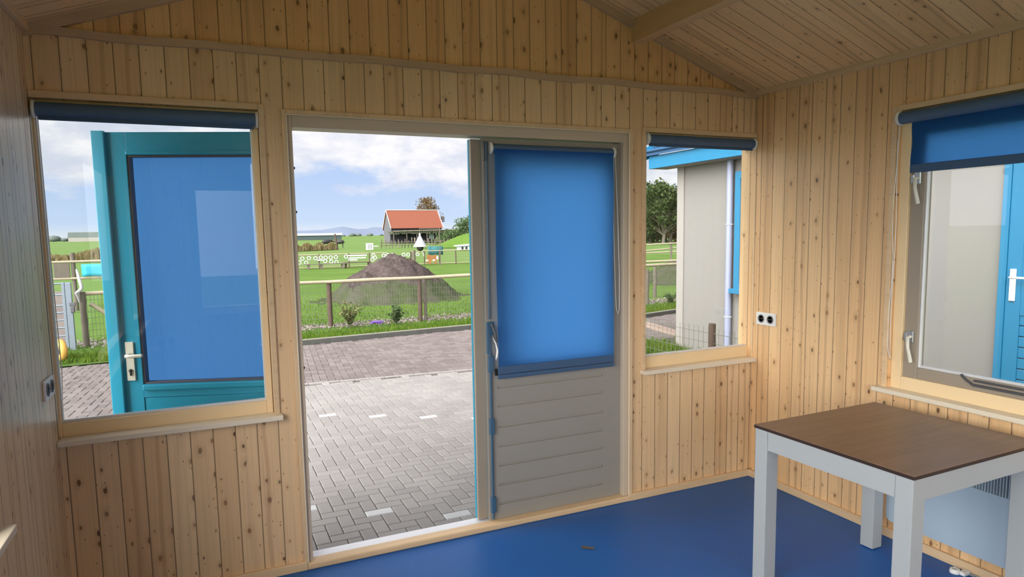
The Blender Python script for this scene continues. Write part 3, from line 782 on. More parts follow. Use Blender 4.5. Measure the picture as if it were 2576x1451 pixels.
tag(blades('grass_tuft', sp, .14, seed=2), 'tufts of grass beside the cream neighbouring hut', 'grass', kind='stuff')
sp = []
for _ in range(9000):
    y = 9.9+abs(rnd.gauss(0, 3.2)); sp.append((rnd.uniform(-1.2, 6+ (y-9)*.6), y))
tag(blades('lawn_grass', sp, .05, seed=4), 'short lawn grass behind the wire fence', 'grass', kind='stuff')
b = MB(); b.nofix = True
for _ in range(5200):
    x = rnd.uniform(-1.5, 12); y = 9.75+rnd.gauss(0, .23)+.03*x; r = rnd.uniform(.012, .045)*rnd.uniform(.6, 1)
    a = rnd.uniform(0, PI); h = r*rnd.uniform(.4, .9); z = G+.008
    pts = [(x+r*math.cos(a+k*PI/2.5)*rnd.uniform(.7, 1.1), y+r*math.sin(a+k*PI/2.5)*rnd.uniform(.7, 1.1)) for k in range(5)]
    b.add([(p[0], p[1], z) for p in pts]+[(x, y, z+h)], [[k, (k+1) % 5, 5] for k in range(5)])
tag(b.build('pebbles', 'pebble'), 'strip of pale and brown pebbles along the wire fence', 'pebbles', kind='stuff')

# ------------------------------------------------------------------ fences
def post(b, x, y, z0, z1, r, seed, lean=0):
    rd = random.Random(seed); k = 7; pts = []; rs = []
    for i in range(k):
        t = i/(k-1); pts.append((x+rd.uniform(-1, 1)*r*.08+lean*t, y+rd.uniform(-1, 1)*r*.08, z0+(z1-z0)*t)); rs.append(r*rd.uniform(.93, 1.06))
    b.tube(pts, rs, 10); return b
def wire_panel(x0, y0, x1, y1, z0, z1, dx=.052, dz=.10, r=.0026):
    b = MB(); L = math.hypot(x1-x0, y1-y0); k = int(L/dx); ux_, uy_ = (x1-x0)/L, (y1-y0)/L
    for i in range(k+1):
        x, y = x0+ux_*dx*i, y0+uy_*dx*i; b.tube([(x, y, z0), (x, y, z1)], r, 4, cap=False)
    z = z0
    while z <= z1+.001: b.tube([(x0, y0, z), (x1, y1, z)], r, 4, cap=False); z += dz
    return b
FY = lambda x: 9.70-.07*(x-2.7)+.0*x
e = empty('wire_fence', (3.5, 9.65, G)); inv = Matrix.Translation(-Vector(e.location))
for i, (x, y) in enumerate(((-.20, 9.9), (1.25, 9.8), (2.708, 9.707), (4.449, 9.578), (6.3, 9.5), (8.2, 9.52), (9.95, 9.60), (11.6, 9.75))):
    post(MB(), x, y, G-.05, .735, .043 if i != 3 else .040, 30+i).build('post', 'post_brown' if i < 6 else 'post_grey', e, inv)
pts = [(-1.30, 9.42, .765), (.6, 9.7, .77), (2.69, 9.66, .765), (4.45, 9.53, .775), (6.3, 9.45, .79), (8.2, 9.47, .80), (11.6, 9.70, .83)]
for i in range(len(pts)-1):
    MB().tube([pts[i], tuple((a+b_)/2+(.006 if k == 2 else 0) for k, (a, b_) in enumerate(zip(pts[i], pts[i+1]))), pts[i+1]], [.032, .035, .030], 12).build('rail', 'rail_wood', e, inv)
wp = [(-1.2, 9.47), (1.25, 9.84), (2.708, 9.752), (4.449, 9.62), (6.3, 9.545), (9.95, 9.645), (11.6, 9.8)]
for i in range(len(wp)-1): wire_panel(*wp[i], *wp[i+1], G+.06, .73).build('wire_mesh', 'wire', e, inv)
MB().tube([(-1.15, 9.45, .60), (-.55, 9.52, .10), (-.42, 9.53, -.06)], .035, 12).build('brace', 'rail_wood', e, inv)
post(MB(), -1.245, 9.40, G-.05, .80, .048, 77).build('corner_post', 'post_grey', e, inv)
post(MB(), 4.585, 9.66, G-.05, .745, .035, 78).build('grey_post', 'post_grey', e, inv)
tag(e, 'low wire mesh fence with round top rail and brown posts along the grass', 'fence')
# low mesh fence in front of neighbour hut
e = empty('mesh_fence', (5.2, 2, G)); inv = Matrix.Translation(-Vector(e.location))
wire_panel(5.2, .4, 5.2, 4.9, G, .66, dx=.075, dz=.10).build('wire_mesh', 'wire', e, inv)
for i, y in enumerate((.45, 1.93, 3.45, 4.88)): post(MB(), 5.21, y, G-.05, .70, .036, 50+i).build('post', 'post_brown', e, inv)
tag(e, 'low wire mesh fence on short brown posts before the cream hut', 'fence')

# plants
def twiggy(name, lab, x, y, h, nst, nleaf, seed, mat, cat='shrub', ls=.022):
    rd = random.Random(seed); e = empty(name, (x, y, G)); st = MB(); lf = MB(); lf.nofix = True
    for i in range(nst):
        a = rd.uniform(0, 2*PI); sp_ = rd.uniform(.1, .55)*h; hh = h*rd.uniform(.55, 1); pts = [(0, 0, 0)]
        for k in range(1, 5):
            t = k/4; pts.append((math.cos(a)*sp_*t*t+rd.uniform(-.01, .01), math.sin(a)*sp_*t*t+rd.uniform(-.01, .01), hh*t))
        st.tube(pts, [.006, .005, .004, .003, .002], 6)
        for k in range(nleaf):
            t = rd.uniform(.25, 1); q = min(3, int(t*4)); f = t*4-q
            p = Vector(pts[q])*(1-f)+Vector(pts[q+1])*f
            d_ = Vector((rd.uniform(-1, 1), rd.uniform(-1, 1), rd.uniform(-.2, 1))).normalized(); s_2 = ls*rd.uniform(.7, 1.5)
            w_ = d_.cross(Vector((rd.uniform(-1, 1), rd.uniform(-1, 1), rd.uniform(-1, 1)))).normalized()*s_2*.35
            lf.add([p, p+d_*s_2*.6+w_, p+d_*s_2*1.4, p+d_*s_2*.6-w_], [[0, 1, 2, 3]])
    st.build('stems', 'bark', e); lf.build('foliage', mat, e)
    return tag(e, lab, cat)
twiggy('young_shrub', 'loose twiggy shrub with yellowish leaves by the left fence post', 3.0, 9.30, .52, 20, 44, 1, 'leaf_shrub', ls=.034)
twiggy('young_shrub', 'small dark upright shrub between pebbles left of right fence post', 3.86, 9.22, .42, 20, 40, 2, 'leaf_bush', ls=.032)
twiggy('young_shrub', 'low bushy plant at fence foot seen through the narrow window', 10.4, 9.3, .30, 20, 30, 3, 'leaf_bush', ls=.035)
twiggy('young_shrub', 'leafy plant growing outside below the narrow window', 5.95, 4.85, .30, 24, 40, 6, 'leaf_bush', ls=.03)
b = MB(); b.nofix = True; rd = random.Random(8)
for _ in range(90):
    x, y = rd.gauss(3.58, .05), rd.gauss(9.63, .04); z = G+rd.uniform(.01, .05); s2 = .018
    b.add([(x-s2, y, z), (x, y-s2, z+.01), (x+s2, y, z), (x, y+s2, z+.02)], [[0, 1, 2, 3]])
tag(b.build('lilac_flowers', 'lilac_flower'), 'small patch of violet flowers among the pebbles by the fence', 'flowers', kind='stuff')

# ------------------------------------------------------------------ rubble mounds
from mathutils import noise as mn
def mound(name, lab, cx, cy_, R, H, skirt, seed, mats=('mound_skirt', 'rubble')):
    b = MB(); nr, na = 46, 110; vs = [(cx, cy_, G+H)]
    for i in range(1, nr+1):
        t = i/nr
        for k in range(na):
            a = 2*PI*k/na; rr_ = R*t*(1+.10*mn.noise(Vector((math.cos(a)*1.4, math.sin(a)*1.4, seed))))
            x, y = cx+rr_*math.cos(a), cy_+rr_*math.sin(a)
            h = H*max(0, 1-(t/skirt)**1.6)*.92+H*.08*(1-t)
            h = h+(.11*mn.noise(Vector((x*2.1, y*2.1, seed)))+.06*mn.noise(Vector((x*6, y*6, seed)))+.055*mn.noise(Vector((x*13, y*13, seed))))*min(1, (1-t)*4)
            vs.append((x, y, G-.02+max(h, 0) if t < 1 else G-.03))
    b.add(vs, [[0, 1+k, 1+(k+1) % na] for k in range(na)], True, 1)
    for i in range(nr-1):
        for k in range(na):
            q = [1+i*na+k, 1+(i+1)*na+k, 1+(i+1)*na+(k+1) % na, 1+i*na+(k+1) % na]
            b.f.append([j for j in q]); b.sm.append(True)
            zz = sum(vs[j][2] for j in q)/4
            b.mi.append(1 if zz > G+H*(.40+.16*mn.noise(Vector((vs[q[0]][0]*2, vs[q[0]][1]*2, 3)))) else 0)
    return tag(b.build(name, list(mats)), lab, 'mound')
mound('rubble_mound', 'large brown rubble mound in the lawn behind the wire fence', 5.30, 14.9, 2.35, 1.16, .78, 1.0)
mound('rubble_mound', 'grey overgrown earth mound seen through the narrow window', 16.4, 14.6, 3.2, 1.05, .85, 5.0, ('mound_skirt', 'mound_skirt'))

# ------------------------------------------------------------------ gate area on the left
e = empty('metal_gate', (-1.45, 9.12, G)); inv = Matrix.Translation(-Vector(e.location))
for z in (.955, .78, .61, .50, .38, .26, .13): MB().tube([(-3.6, 9.05, z-.01), (-1.45, 9.13, z+.008)], .014, 10).build('bar', 'galvanised', e, inv)
MB().box(-1.47, -1.43, 9.10, 9.16, G+.05, .98, bev=.004).build('end_stile', 'galvanised', e, inv)
MB().box(-1.425, -1.345, 9.10, 9.17, G, .975, bev=.005).build('gate_post', 'galvanised', e, inv)
MB().box(-1.38, -1.30, 9.06, 9.10, .60, .66, bev=.006).box(-1.37, -1.31, 9.05, 9.10, .50, .60, bev=.01).build('latch', 'dark_steel', e, inv)
tag(e, 'galvanised tubular metal gate at the left behind the yellow wheel', 'gate')
e = empty('barrow_wheel', (-1.36, 8.0, G+.165))
tl = Matrix.Rotation(math.radians(-62), 3, 'Z')
MB().torus((0, 0, 0), .115, .052, 'y', 28, 12, tilt=tl).build('tyre', 'tyre_yellow', e)
o = MB().lathe([(.001, -.03), (.05, -.03), (.075, -.012), (.075, .012), (.05, .03), (.001, .03)], (0, 0, 0), 'y', 22).build('hub', 'black', e); o.rotation_euler = (0, 0, math.radians(-62))
tag(e, 'yellow barrow wheel with black hub standing on the cobbles', 'wheel')
tag(MB().tube([(-1.285, 9.33, 1.17), (-1.275, 9.33, 1.12), (-1.255, 9.33, 1.0), (-1.235, 9.33, .90), (-1.24, 9.33, .85), (-1.28, 9.33, .81), (-1.315, 9.32, .79), (-1.30, 9.34, .74), (-1.285, 9.34, .64)],
              [.012, .02, .025, .027, .027, .028, .020, .018, .010], 12).build('white_cloth', 'rope_white'), 'twisted white cloth hanging over the gate post', 'cloth')
e = empty('paddock_fence', (-3, 16, G)); inv = Matrix.Translation(-Vector(e.location))
for x in (-5.6, -4.0, -2.35, -.6, 1.0): post(MB(), x, 16.05, G, 1.32 if x == -2.35 else 1.05, .05, int(x*10)+90).build('post', 'post_grey', e, inv)
MB().tube([(-6.5, 16, 1.09), (2, 16, 1.12)], .03, 8).build('rail', 'rail_wood', e, inv)
MB().tube([(-6.5, 16, .70), (2, 16, .69)], .03, 8).build('rail', 'rail_wood', e, inv)
bx(-2.75, -2.42, 15.98, 16.02, .72, 1.07, bev=.01).build('board', 'post_grey', e, inv)
tag(e, 'weathered wooden paddock fence behind the metal gate', 'fence')
e = MB(); vs = []
for i in range(13):
    for j in range(5): vs.append((-2.17+1.5*i/12, 15.93+.015*math.sin(i*1.3+j), .735+.30*j/4+.006*math.sin(i)))
e.add(vs, [[i*5+j, i*5+5+j, i*5+6+j, i*5+1+j] for i in range(12) for j in range(4)], True)
e = e.build('turquoise_banner', 'banner_teal'); sm_ = e.modifiers.new('thickness', 'SOLIDIFY'); sm_.thickness = .004
tag(e, 'turquoise banner hung on the paddock fence at left', 'banner')

# ------------------------------------------------------------------ second fence with tyres
e = empty('rail_fence', (10, 33, G)); inv = Matrix.Translation(-Vector(e.location))
for i, x in enumerate((4.4, 6.004, 7.553, 8.66, 10.96, 11.74, 12.63, 13.6, 15.2, 17, 19, 21, 23, 25)): post(MB(), x, 33, G-.05, .66, .032, 120+i).build('post', 'post_brown', e, inv)
for xa, xb, z in ((3, 9.6, .625), (11, 26, .66), (3, 9.4, -.045), (11, 26, -.045)):
    MB().tube([(xa, 33.0, z), (xb, 33.0, z+(.0 if z > 0 else .01))], .026, 8).build('rail', 'rail_wood', e, inv)
for xa, xb in ((3, 9.6), (11, 26)): wire_panel(xa, 33.03, xb, 33.03, -.05, .6, dx=.16, dz=.16, r=.003).build('wire_mesh', 'wire', e, inv)
post(MB(), 11.12, 33, G-.05, .72, .10, 199).build('gate_post', 'post_grey', e, inv)
MB().tube([(9.9, 32.95, .46), (11.0, 32.95, -.02)], .04, 8).build('brace', 'post_brown', e, inv)
tag(e, 'far rail fence hung with white rings behind the rubble mound', 'fence')
rings = [(5.16, .44), (5.49, .46), (5.0, .24), (5.34, .22), (5.82, .44), (6.09, .47), (6.34, .46), (6.6, .46), (6.87, .47), (6.31, .28), (6.62, .24), (6.89, .21), (7.4, .48), (8.86, .5), (8.8, .28), (8.95, .38), (9.42, .48), (9.65, .5), (9.9, .49), (10.54, .49), (10.8, .48), (11.33, .49)]
proto = tag(MB().torus((0, 0, 0), .088, .026, 'y', 18, 8).build('painted_ring', 'white_paint'), 'small white-painted ring hung on the far rail fence', 'ring', 'white rings on the far fence')
for i, (x, z) in enumerate(rings):
    o = proto if i == 0 else proto.copy()
    if i: COL.objects.link(o)
    o.location = (x, 32.93, z)
for i, (xa, xb, z) in enumerate(((7.45, 8.5, .53), (7.5, 8.45, .40), (7.5, 8.0, .30), (5.9, 6.2, .34))):
    lab = ['top white board on the far rail fence', 'middle white board on the far rail fence', 'short white board under the others on the far fence', 'white board between the white rings left of the far boards'][i]
    tag(bx(xa, xb, 32.93, 32.96, z-.035, z+.035, bev=.004).build('white_board', 'white_paint'), lab, 'board')
e = empty('long_bench', (6.1, 32.2, G))
bx(-1.0, 1.15, -.15, .15, .245, .285, bev=.004).build('seat', 'post_grey', e)
for x in (-.75, -.1, .95): bx(x-.05, x+.05, -.12, .12, 0, .245, bev=.004).build('leg', 'post_grey', e)
tag(e, 'long low wooden bench before the far rail fence, nearer the left', 'bench')
e = empty('long_bench', (8.0, 32.3, G))
bx(-.85, .55, -.15, .15, .27, .31, bev=.004).build('seat', 'post_brown', e)
for x in (-.75, .45): bx(x-.04, x+.04, -.12, .12, 0, .27, bev=.004).build('leg', 'post_brown', e)
tag(e, 'dark low wooden bench just left of the rubble mound', 'bench')
# orange cow-shaped board
e = empty('cow_board', (12.15, 32.9, .22))
out_ = [(-.34, -.24), (-.30, .12), (-.25, .27), (-.05, .20), (.12, .18), (.22, .24), (.34, .12), (.36, -.02), (.28, -.10), (.24, -.30), (.16, -.30), (.13, -.12), (-.06, -.12), (-.10, -.30), (-.2, -.30), (-.22, -.14), (-.30, -.24)]
MB().prism(out_, 1, -.015, .015).build('body', 'cow_orange', e)
MB().prism([(.24, -.02), (.27, .14), (.34, .16), (.37, .06), (.33, -.06)], 1, -.025, -.015).build('face', 'white_paint', e)
for x in (-.38, .02): bx(x, x+.16, -.025, -.0155, -.13, -.04, bev=.003).build('patch', 'white_paint', e)
tag(e, 'orange-brown cut-out board with white patches on the far fence', 'board')

# trap: white cone with black ball on a gallows pole
e = empty('fly_trap', (12.0, 31, G)); inv = Matrix.Translation(-Vector(e.location))
MB().tube([(12.01, 31, G), (12.01, 31, 1.93)], .022, 8).tube([(12.04, 31, 1.90), (10.89, 31, 1.90)], .016, 8).build('pole', 'post_grey', e, inv)
tx = 10.91
MB().tube([(tx, 31, 1.9), (tx, 31, 1.60)], .006, 6).build('cord', 'wire', e, inv)
MB().lathe([(.001, 1.66), (.045, 1.66), (.055, 1.60), (.05, 1.54), (.075, 1.48), (.345, .965), (.35, .95), (.32, .945), (.06, 1.45)], (tx, 31, 0), 'z', 28).build('net_cone', 'trap_net', e, inv)
MB().torus((tx, 31, .955), .343, .012, 'z', 28, 6).build('hoop', 'white_paint', e, inv)
MB().lathe([(.001, .72), (.08, .735), (.15, .79), (.185, .87), (.18, .93), (.12, 1.0), (.001, 1.04)], (tx, 31, 0), 'z', 22).build('ball', 'black', e, inv)
MB().tube([(tx+.05, 31, .74), (tx+.16, 31, .62), (tx+.19, 31, .45)], .022, 8).build('pipe', 'white_paint', e, inv)
tag(e, 'white cone-shaped fly trap with black ball hanging from a pole', 'fly trap')

# ------------------------------------------------------------------ barn
e = empty('barn', (36, 119, G)); inv = Matrix.Translation(-Vector(e.location))
bx(32.0, 41.6, 119, 124.5, G, 2.8).build('walls', 'barn_dark', e, inv)
MB().prism([(119, G), (124.5, G), (124.5, 2.78), (121.8, 5.85), (119, 2.78)], 0, 31.9, 32.1).build('gable_wall', 'barn_grey', e, inv)
MB().prism([(119, G), (124.5, G), (124.5, 2.78), (121.8, 5.85), (119, 2.78)], 0, 41.4, 41.6).build('gable_wall', 'barn_grey', e, inv)
r = MB()
for k in range(14):                                                    # tiled courses
    t0, t1 = k/14, (k+1)/14
    y0_, y1_, z0_, z1_ = 118.6+3.2*t0, 118.6+3.2*t1+.05, 2.74+3.29*t0, 2.74+3.29*t1-.03
    r.prism([(y0_, z0_), (y1_, z1_), (y1_, z1_-.12), (y0_, z0_-.12)], 0, 31.75, 41.8)
r.prism([(121.8, 6.03), (124.9, 2.45), (124.9, 2.33), (121.8, 5.91)], 0, 31.75, 41.8)
r.build('roof', 'roof_orange', e, inv)
b = MB()
for x in (31.72, 41.83): b.tube([(x, 118.5, 2.66), (x, 121.8, 6.05), (x, 124.95, 2.42)], .08, 6)
b.tube([(31.72, 121.8, 6.08), (41.83, 121.8, 6.08)], .07, 6)
b.build('verge_boards', 'white_paint', e, inv)
tag(e, 'dark barn with orange tiled roof standing in the fields', 'barn')
e = empty('pergola', (38, 117, G)); inv = Matrix.Translation(-Vector(e.location))
rd = random.Random(9); b = MB(); k = 34
for i in range(k):
    x = 31.2+13.3*i/k; zt = 2.10+.012*(x-31)+rd.uniform(-.1, .06)
    b.box(x, x+.46, 115.3, 118.3, zt-.42-rd.uniform(0, .18), zt)
b.build('overgrown_roof', 'pergola_green', e, inv)
MB().tube([(31.2, 115.2, 2.12), (44.5, 115.2, 2.30)], .06, 6).build('front_beam', 'rail_wood', e, inv)
for x in (31.4, 33.8, 35.7, 37.6, 39.8, 41.4, 44.3): MB().tube([(x, 115.4, G), (x, 115.4, 1.8)], .08, 8).build('post', 'post_grey', e, inv)
for x in (34.6, 35.1, 39.2, 40.4): MB().tube([(x, 115, G), (x, 115, .95)], .06, 6).build('stub_post', 'rail_wood', e, inv)
bx(31.5, 44, 118.2, 118.4, G, 1.8).build('rear_boarding', 'barn_dark', e, inv)
bx(38.8, 39.8, 118.1, 118.2, .6, 1.7).build('window', 'shed_roof', e, inv)
tag(e, 'overgrown lean-to pergola along the front of the barn', 'pergola')
# rustic paddock in front
e = empty('paddock_rails', (30, 80, G)); inv = Matrix.Translation(-Vector(e.location)); rd = random.Random(19)
for i in range(26):
    x = 20.2+i*.42; h = rd.uniform(.75, 1.1); MB().tube([(x, 78+rd.uniform(-.6, .6), G), (x+rd.uniform(-.05, .05), 78, h)], .06, 6).build('stake', 'post_grey', e, inv)
for z in (.25, .6): MB().tube([(20, 78, z), (31, 78, z+.05)], .05, 6).build('rail', 'post_grey', e, inv)
tag(e, 'dense row of grey stakes in the paddock before the barn', 'fence')
e = MB(); vs = []
for i in range(9):
    for j in range(3): vs.append((17.2+1.3*i/8, 49.8+.04*math.sin(i), G-.02+.70*j/2))
e.add(vs, [[i*3+j, i*3+3+j, i*3+4+j, i*3+1+j] for i in range(8) for j in range(2)], True)
e = e.build('green_banner', 'banner_green'); e.modifiers.new('thickness', 'SOLIDIFY').thickness = .02
tag(e, 'dark teal banner standing on the lawn right of the fly trap', 'banner')
e = empty('white_crate', (17.35, 72, G))
MB().box(-.35, .35, -.3, .3, 0, .75, bev=.01).build('body', 'white_paint', e)
for x in (-.25, -.08, .09): bx(x, x+.10, -.31, -.3, .12, .66).build('slot', 'socket_grey', e)
bx(.35, .95, -.2, .2, .35, .45, bev=.01).build('side_shelf', 'white_paint', e)
tag(e, 'white slatted crate on the grass left of the barn', 'crate')
e = empty('small_hut', (24.3, 60, G))
bx(-.55, .8, 0, 1, 0, .45).build('wall', 'shed_roof', e)
MB().prism([(-.8, .40), (1.1, .52), (1.1, .62), (-.8, .50)], 1, -.15, 1.2).build('roof', 'white_paint', e)
bx(-.42, -.22, -.01, 0, .08, .36).build('opening', 'black', e); bx(.0, .2, -.01, 0, .08, .36).build('opening', 'black', e)
tag(e, 'tiny pale animal hut with white roof on the grass at right', 'hut')
# green knoll at right with den
e = empty('grass_knoll', (31, 75, G)); b = MB(); vs = [(0, 0, 1.7)]
for i in range(1, 13):
    for k in range(30):
        a = 2*PI*k/30; t = i/12; vs.append((6.5*t*math.cos(a), 4*t*math.sin(a), 1.7*(math.cos(t*PI)*.5+.5)))
b.add(vs, [[0, 1+k, 1+(k+1) % 30] for k in range(30)]+[[1+i*30+k, 1+(i+1)*30+k, 1+(i+1)*30+(k+1) % 30, 1+i*30+(k+1) % 30] for i in range(11) for k in range(30)], True)
b.build('hill', 'lawn', e)
MB().lathe([(.001, -.2), (.55, -.2), (.6, .1), (.001, .3)], (.2, -1.6, 1.15), 'y', 18).build('den_opening', 'black', e)
tag(e, 'low grassy knoll with a dark opening at the edge of the lawn', 'knoll')
# hedge of reeds, goats
def reed_band(name, lab, x0, y0, x1, y1, h, cnt, seed, mat='reeds', wd=2.0):
    rd = random.Random(seed); b = MB(); b.nofix = True
    for _ in range(cnt):
        t = rd.random(); x = x0+(x1-x0)*t; y = y0+(y1-y0)*t+rd.uniform(0, wd); hh = h*rd.uniform(.5, 1.05)*(.85+.25*math.sin(t*23)); w_ = h*.10; lx = rd.uniform(-.12, .12)*h
        b.add([(x-w_, y, G), (x+w_, y+rd.uniform(-.1, .1), G), (x+lx+w_*.8, y, G+hh*.75), (x+lx, y+.05, G+hh), (x+lx-w_*.8, y, G+hh*.75)], [[0, 1, 2, 3, 4]])
    return tag(b.build(name, mat), lab, 'reeds', kind='stuff')
leafmat('reed_blade', (.13, .10, .04), (.24, .20, .11))
reed_band('reed_hedge', 'band of brown reeds beyond the lawn behind the open doorway', 9.3, 74, 14.9, 78, .85, 1500, 3, 'reed_blade')
reed_band('reed_hedge', 'long brown reed belt across the field seen through the left window', -26, 60, -4, 56, 1.0, 2600, 4, 'reed_blade')
def goat(lab, x, y, s, rz):
    e = empty('dark_cow', (x, y, G+.1), rz)
    b = MB().tube([(-.75, 0, .95), (-.5, 0, 1.0), (0, 0, .98), (.45, 0, 1.0), (.75, 0, 1.08), (1.0, 0, 1.12), (1.2, 0, 1.0)], [.16, .33, .37, .34, .22, .15, .09], 12)
    for lx, ly in ((-.5, .15), (-.5, -.15), (.42, .15), (.42, -.15)): b.tube([(lx, ly, .8), (lx+.03, ly, .42), (lx, ly, -.1)], [.12, .07, .05], 8)
    b.tube([(-.76, 0, 1.0), (-.86, 0, .8), (-.86, 0, .5)], [.04, .025, .02], 6)
    b.tube([(.98, .05, 1.16), (.95, .2, 1.2)], [.03, .05], 6).tube([(.98, -.05, 1.16), (.95, -.2, 1.2)], [.03, .05], 6)
    b.build('body', 'black', e); e.scale = (s, s, s)
    return tag(e, lab, 'cow')
goat('black cow standing behind the brown reeds, the left one', 14.9, 86, .78, .2)
goat('black cow standing behind the brown reeds, the right one', 16.7, 86.5, .72, 2.9)
tag(MB().tube([(14.85, 78, G), (14.7, 78, 1.1), (14.62, 78, 1.75)], [.14, .12, .10], 8).build('leaning_post', 'post_brown'), 'dark leaning post at the end of the reeds', 'post')
# far long shed, horizon dunes and trees
e = empty('long_shed', (39, 250, G)); inv = Matrix.Translation(-Vector(e.location))
bx(24, 46.7, 250, 262, G, 1.45).build('walls', 'shed_dark', e, inv); bx(24, 46.9, 249.6, 262.4, 1.45, 2.25, bev=.1).build('roof', 'shed_roof', e, inv)
tag(e, 'long low dark shed with pale roof on the horizon', 'shed')
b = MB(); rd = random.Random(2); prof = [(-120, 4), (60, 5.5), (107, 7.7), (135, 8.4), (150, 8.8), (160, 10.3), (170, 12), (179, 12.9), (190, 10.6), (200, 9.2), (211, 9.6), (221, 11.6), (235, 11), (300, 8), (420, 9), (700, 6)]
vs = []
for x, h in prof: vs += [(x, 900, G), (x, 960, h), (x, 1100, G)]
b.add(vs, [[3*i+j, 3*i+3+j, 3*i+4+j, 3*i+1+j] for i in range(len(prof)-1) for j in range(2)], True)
struct(b.build('dunes', 'hill_haze'))
def treeline(name, lab, x0, x1, y, h, seed, step):
    rd = random.Random(seed); b = MB(); x = x0
    while x < x1:
        r = h*rd.uniform(.35, .9); b.lathe([(.001, 0), (r*1.3, r*.1), (r*1.5, r*.6), (r*1.0, r*1.1), (.001, r*1.3)], (x, y+rd.uniform(-5, 5), G), 'z', 8); x += step*rd.uniform(.5, 1.5)
    return tag(b.build(name, 'far_trees'), lab, 'trees', kind='stuff')
treeline('far_trees', 'line of distant trees and bushes on the horizon at left', -420, -20, 620, 5.5, 1, 6)
treeline('far_trees', 'thin distant bushes on the horizon behind the long shed', 40, 330, 640, 2.6, 2, 9)
e = empty('farmhouse', (-72, 520, G)); bx(-9, 9, 0, 8, 0, 2.6).build('walls', 'cream_trim', e); MB().prism([(0, 2.6), (8, 2.6), (4, 6.2)], 0, -9.4, 9.4).build('roof', 'far_trees', e)
tag(e, 'tiny farmhouse on the horizon beside the opened door leaf', 'house')

# ------------------------------------------------------------------ trees
def tree(name, lab, x, y, h, cr, n_cl, n_leaf, seed, mat, ls, trunk=.35, bare=0, z0f=.28):
    rd = random.Random(seed); e = empty(name, (x, y, G)); t = MB(); lf = MB(); lf.nofix = True
    t.tube([(0, 0, 0), (.04*h, 0, h*.3), (0, .02*h, h*.6), (.02*h, 0, h*.85)], [h*.03, h*.024, h*.014, h*.004], 8)
    for i in range(n_cl):
        a = rd.uniform(0, 2*PI); zz = rd.uniform(z0f, .95); rr_ = cr*math.sqrt(rd.random())*math.sin(max(.15, min(1, (1.12-zz)*1.5))*PI/2)
        c = Vector((math.cos(a)*rr_, math.sin(a)*rr_, h*zz)); base = Vector((0, 0, h*max(.15, zz-.25)))
        t.tube([base, (base+c)/2+Vector((0, 0, .03*h)), c], [h*.010, h*.007, h*.003], 5)
        for _ in range(bare): 
            q = c+Vector((rd.uniform(-1, 1), rd.uniform(-1, 1), rd.uniform(.1, 1.4)))*cr*.3; t.tube([c, (c+q)/2+Vector((rd.uniform(-.1, .1), 0, 0)), q], [h*.003, h*.002, h*.001], 4)
        s0 = cr*rd.uniform(.22, .42)
        for _ in range(n_leaf):
            v = Vector((rd.gauss(0, 1), rd.gauss(0, 1), rd.gauss(0, .8))); v = v.normalized()*s0*rd.random()**.4
            p = c+v; s2 = ls*rd.uniform(.6, 1.4); n1 = Vector((rd.uniform(-1, 1), rd.uniform(-1, 1), rd.uniform(-1, 1))).normalized(); n2 = n1.cross(Vector((rd.uniform(-1, 1), rd.uniform(-1, 1), 1))).normalized()
            lf.add([p-n1*s2, p+n2*s2*.6, p+n1*s2, p-n2*s2*.6], [[0, 1, 2, 3]])
    t.build('trunk', 'bark', e); lf.build('foliage', mat, e)
    return tag(e, lab, 'tree')
tree('leafy_tree', 'dark green tree with grey trunk beside the cream hut', 50.0, 62, 7.0, 3.0, 60, 100, 1, 'leaf_dark', .19, bare=3, z0f=.26)
tree('leafy_tree', 'dark tree at the left edge of the narrow window', 51.0, 66, 6.2, 2.3, 50, 90, 2, 'leaf_dark', .18, bare=4, z0f=.10)
tree('leafy_tree', 'autumn yellow-brown tree close against the hut corner', 56.0, 68.5, 7.0, 2.2, 50, 90, 3, 'leaf_autumn', .17, bare=3, z0f=.08)
tree('leafy_tree', 'dense dark tree behind the trunked tree by the hut', 58.8, 75, 7.6, 4.2, 110, 110, 4, 'leaf_dark', .22, bare=4, z0f=.03)
tree('leafy_tree', 'bare-topped brown tree rising behind the orange roof', 42.4, 130, 8.9, 3.0, 46, 60, 5, 'leaf_autumn', .17, bare=4, z0f=.5)
tree('leafy_tree', 'bright green bushy tree right of the barn, the taller one', 40.2, 101, 4.4, 2.6, 34, 70, 6, 'leaf_bush', .18, z0f=.1, bare=1)
tree('leafy_tree', 'low green bush between the barn and the taller green tree', 36.6, 100, 2.2, 2.3, 26, 60, 7, 'leaf_bush', .15, z0f=.1)
# rails seen through the narrow window
e = empty('pasture_rails', (20, 20, G)); inv = Matrix.Translation(-Vector(e.location))
for (xa, ya, za, xb, yb, zb) in ((17.5, 22, .94, 22, 22, 1.04), (17.5, 22.2, .60, 22, 22.2, .86), (14.9, 14, .66, 12.2, 14, .655), (16.5, 24, .45, 23, 24.5, .52)):
    MB().tube([(xa, ya, za), (xb, yb, zb)], .035, 8).build('rail', 'rail_wood', e, inv)
for i, (x, y) in enumerate(((18.6, 22), (20.3, 22.1), (21.6, 22.1), (12.9, 13.9), (11.2, 11.0))): post(MB(), x, y, G-.05, 1.0 if y > 20 else .72, .05, 300+i).build('post', 'post_grey', e, inv)
tag(e, 'crossing grey pasture rails in the field beyond the narrow window', 'fence')

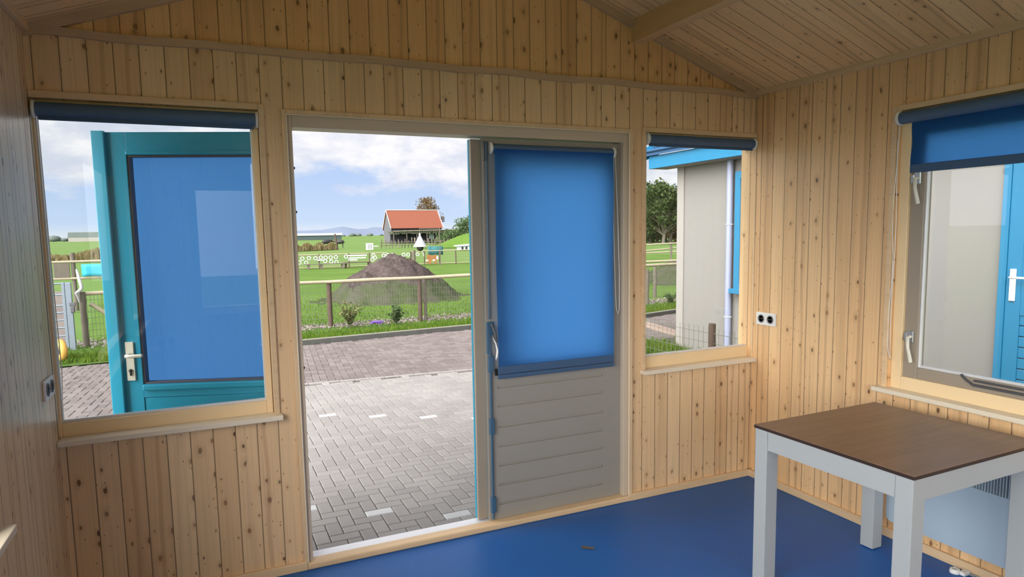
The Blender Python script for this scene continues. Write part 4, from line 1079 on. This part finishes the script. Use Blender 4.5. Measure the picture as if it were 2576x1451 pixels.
# ------------------------------------------------------------------ neighbouring cream hut
NX = 6.841; NY = 4.54
e = empty('neighbouring_hut', (NX, 0, G)); inv = Matrix.Translation(-Vector(e.location))
b = MB()
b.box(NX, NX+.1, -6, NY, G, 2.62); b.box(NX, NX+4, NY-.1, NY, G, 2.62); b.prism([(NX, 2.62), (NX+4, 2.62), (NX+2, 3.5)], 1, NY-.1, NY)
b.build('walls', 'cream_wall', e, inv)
b = MB(); y = NY-.16
bx(NX-.022, NX, NY-.13, NY+.015, G+.05, 2.52, bev=.003).build('corner_board', 'cream_trim', e, inv)
bx(NX-.31, NX-.27, -6.4, NY+.30, 2.52, 2.70, bev=.004).build('fascia', 'turquoise_bright', e, inv)
bx(NX-.29, NX, -6.4, NY+.28, 2.52, 2.545).build('soffit', 'cream_trim', e, inv)
b = MB().prism([(NX-.36, 2.70), (NX+2, 3.62), (NX+2, 3.70), (NX-.36, 2.76)], 1, -6.5, NY+.36)
b.prism([(NX+4.36, 2.70), (NX+2, 3.62), (NX+2, 3.70), (NX+4.36, 2.76)], 1, -6.5, NY+.36)
k = 0
while k < 12: b.tube([(NX-.37+k*.2, NY+.36, 2.765+k*.2*.395), (NX-.37+k*.2, -6.5, 2.765+k*.2*.395)], .022, 6); k += 1
b.build('roof', 'roof_blue', e, inv)
MB().prism([(NX-.40, 2.62), (NX+2, 3.56), (NX+2, 3.76), (NX-.40, 2.80)], 1, NY+.36, NY+.40).build('verge_board', 'turquoise_bright', e, inv)
b = MB(); b.tube([(NX-.06, 3.44, 2.54), (NX-.06, 3.44, 2.42), (NX-.06, 3.44, 2.30), (NX-.06, 3.44, G)], .042, 14).build('downpipe', 'pvc_lilac', e, inv)
for z in (.5, 1.7): MB().torus((NX-.06, 3.44, z), .044, .006, 'z', 16, 6).build('pipe_clip', 'white_plastic', e, inv)
wf = frame_rect(2.0, 3.31, .86, 2.36, .09, .09, .09, .09, NX-.10, NX+.02, ax=1).build('window_frame', 'turquoise_bright', e, inv)
bx(NX-.13, NX-.01, 1.95, 3.36, .82, .88, bev=.004).build('window_sill', 'turquoise_bright', wf)
bx(NX-.02, NX-.01, 2.09, 3.22, .95, 2.27).build('window_pane', 'glass', wf)
dr = frame_rect(-.95, .185, .05, 2.22, .06, .06, .0, .06, NX-.04, NX+.02, ax=1).build('door_frame', 'turquoise_bright', e, inv)
b = MB().box(NX-.03, NX-.0, -.888, -.78, .05, 2.15, bev=.003).box(NX-.03, NX, .005, .123, .05, 2.15, bev=.003).box(NX-.03, NX, -.78, .005, .05, .15, bev=.003).box(NX-.03, NX, -.78, .005, .88, 2.15, bev=.003)
lz = .15
while lz < .87: b.box(NX-.022, NX, -.78, .005, lz+.004, lz+.088, bev=.004); lz += .092
b.build('door_panel', 'turquoise_bright', dr)
h = bx(NX-.045, NX-.03, .045, .09, 1.0, 1.27, bev=.003).build('door_handle', 'white_plastic', dr)
MB().tube([(NX-.04, .068, 1.20), (NX-.085, .068, 1.20), (NX-.09, -.02, 1.20), (NX-.09, -.08, 1.20)], .010, 10).build('door_lever', 'white_plastic', dr)
tag(e, 'cream neighbouring hut with bright turquoise door, eaves and lilac downpipe', 'hut')
for o in (wf, dr):
    for ch in list(o.children): ch.matrix_parent_inverse = Matrix.Identity(4)
for o in list(wf.children)+list(dr.children):
    o.data.transform(inv)
bpy.context.view_layer.update()
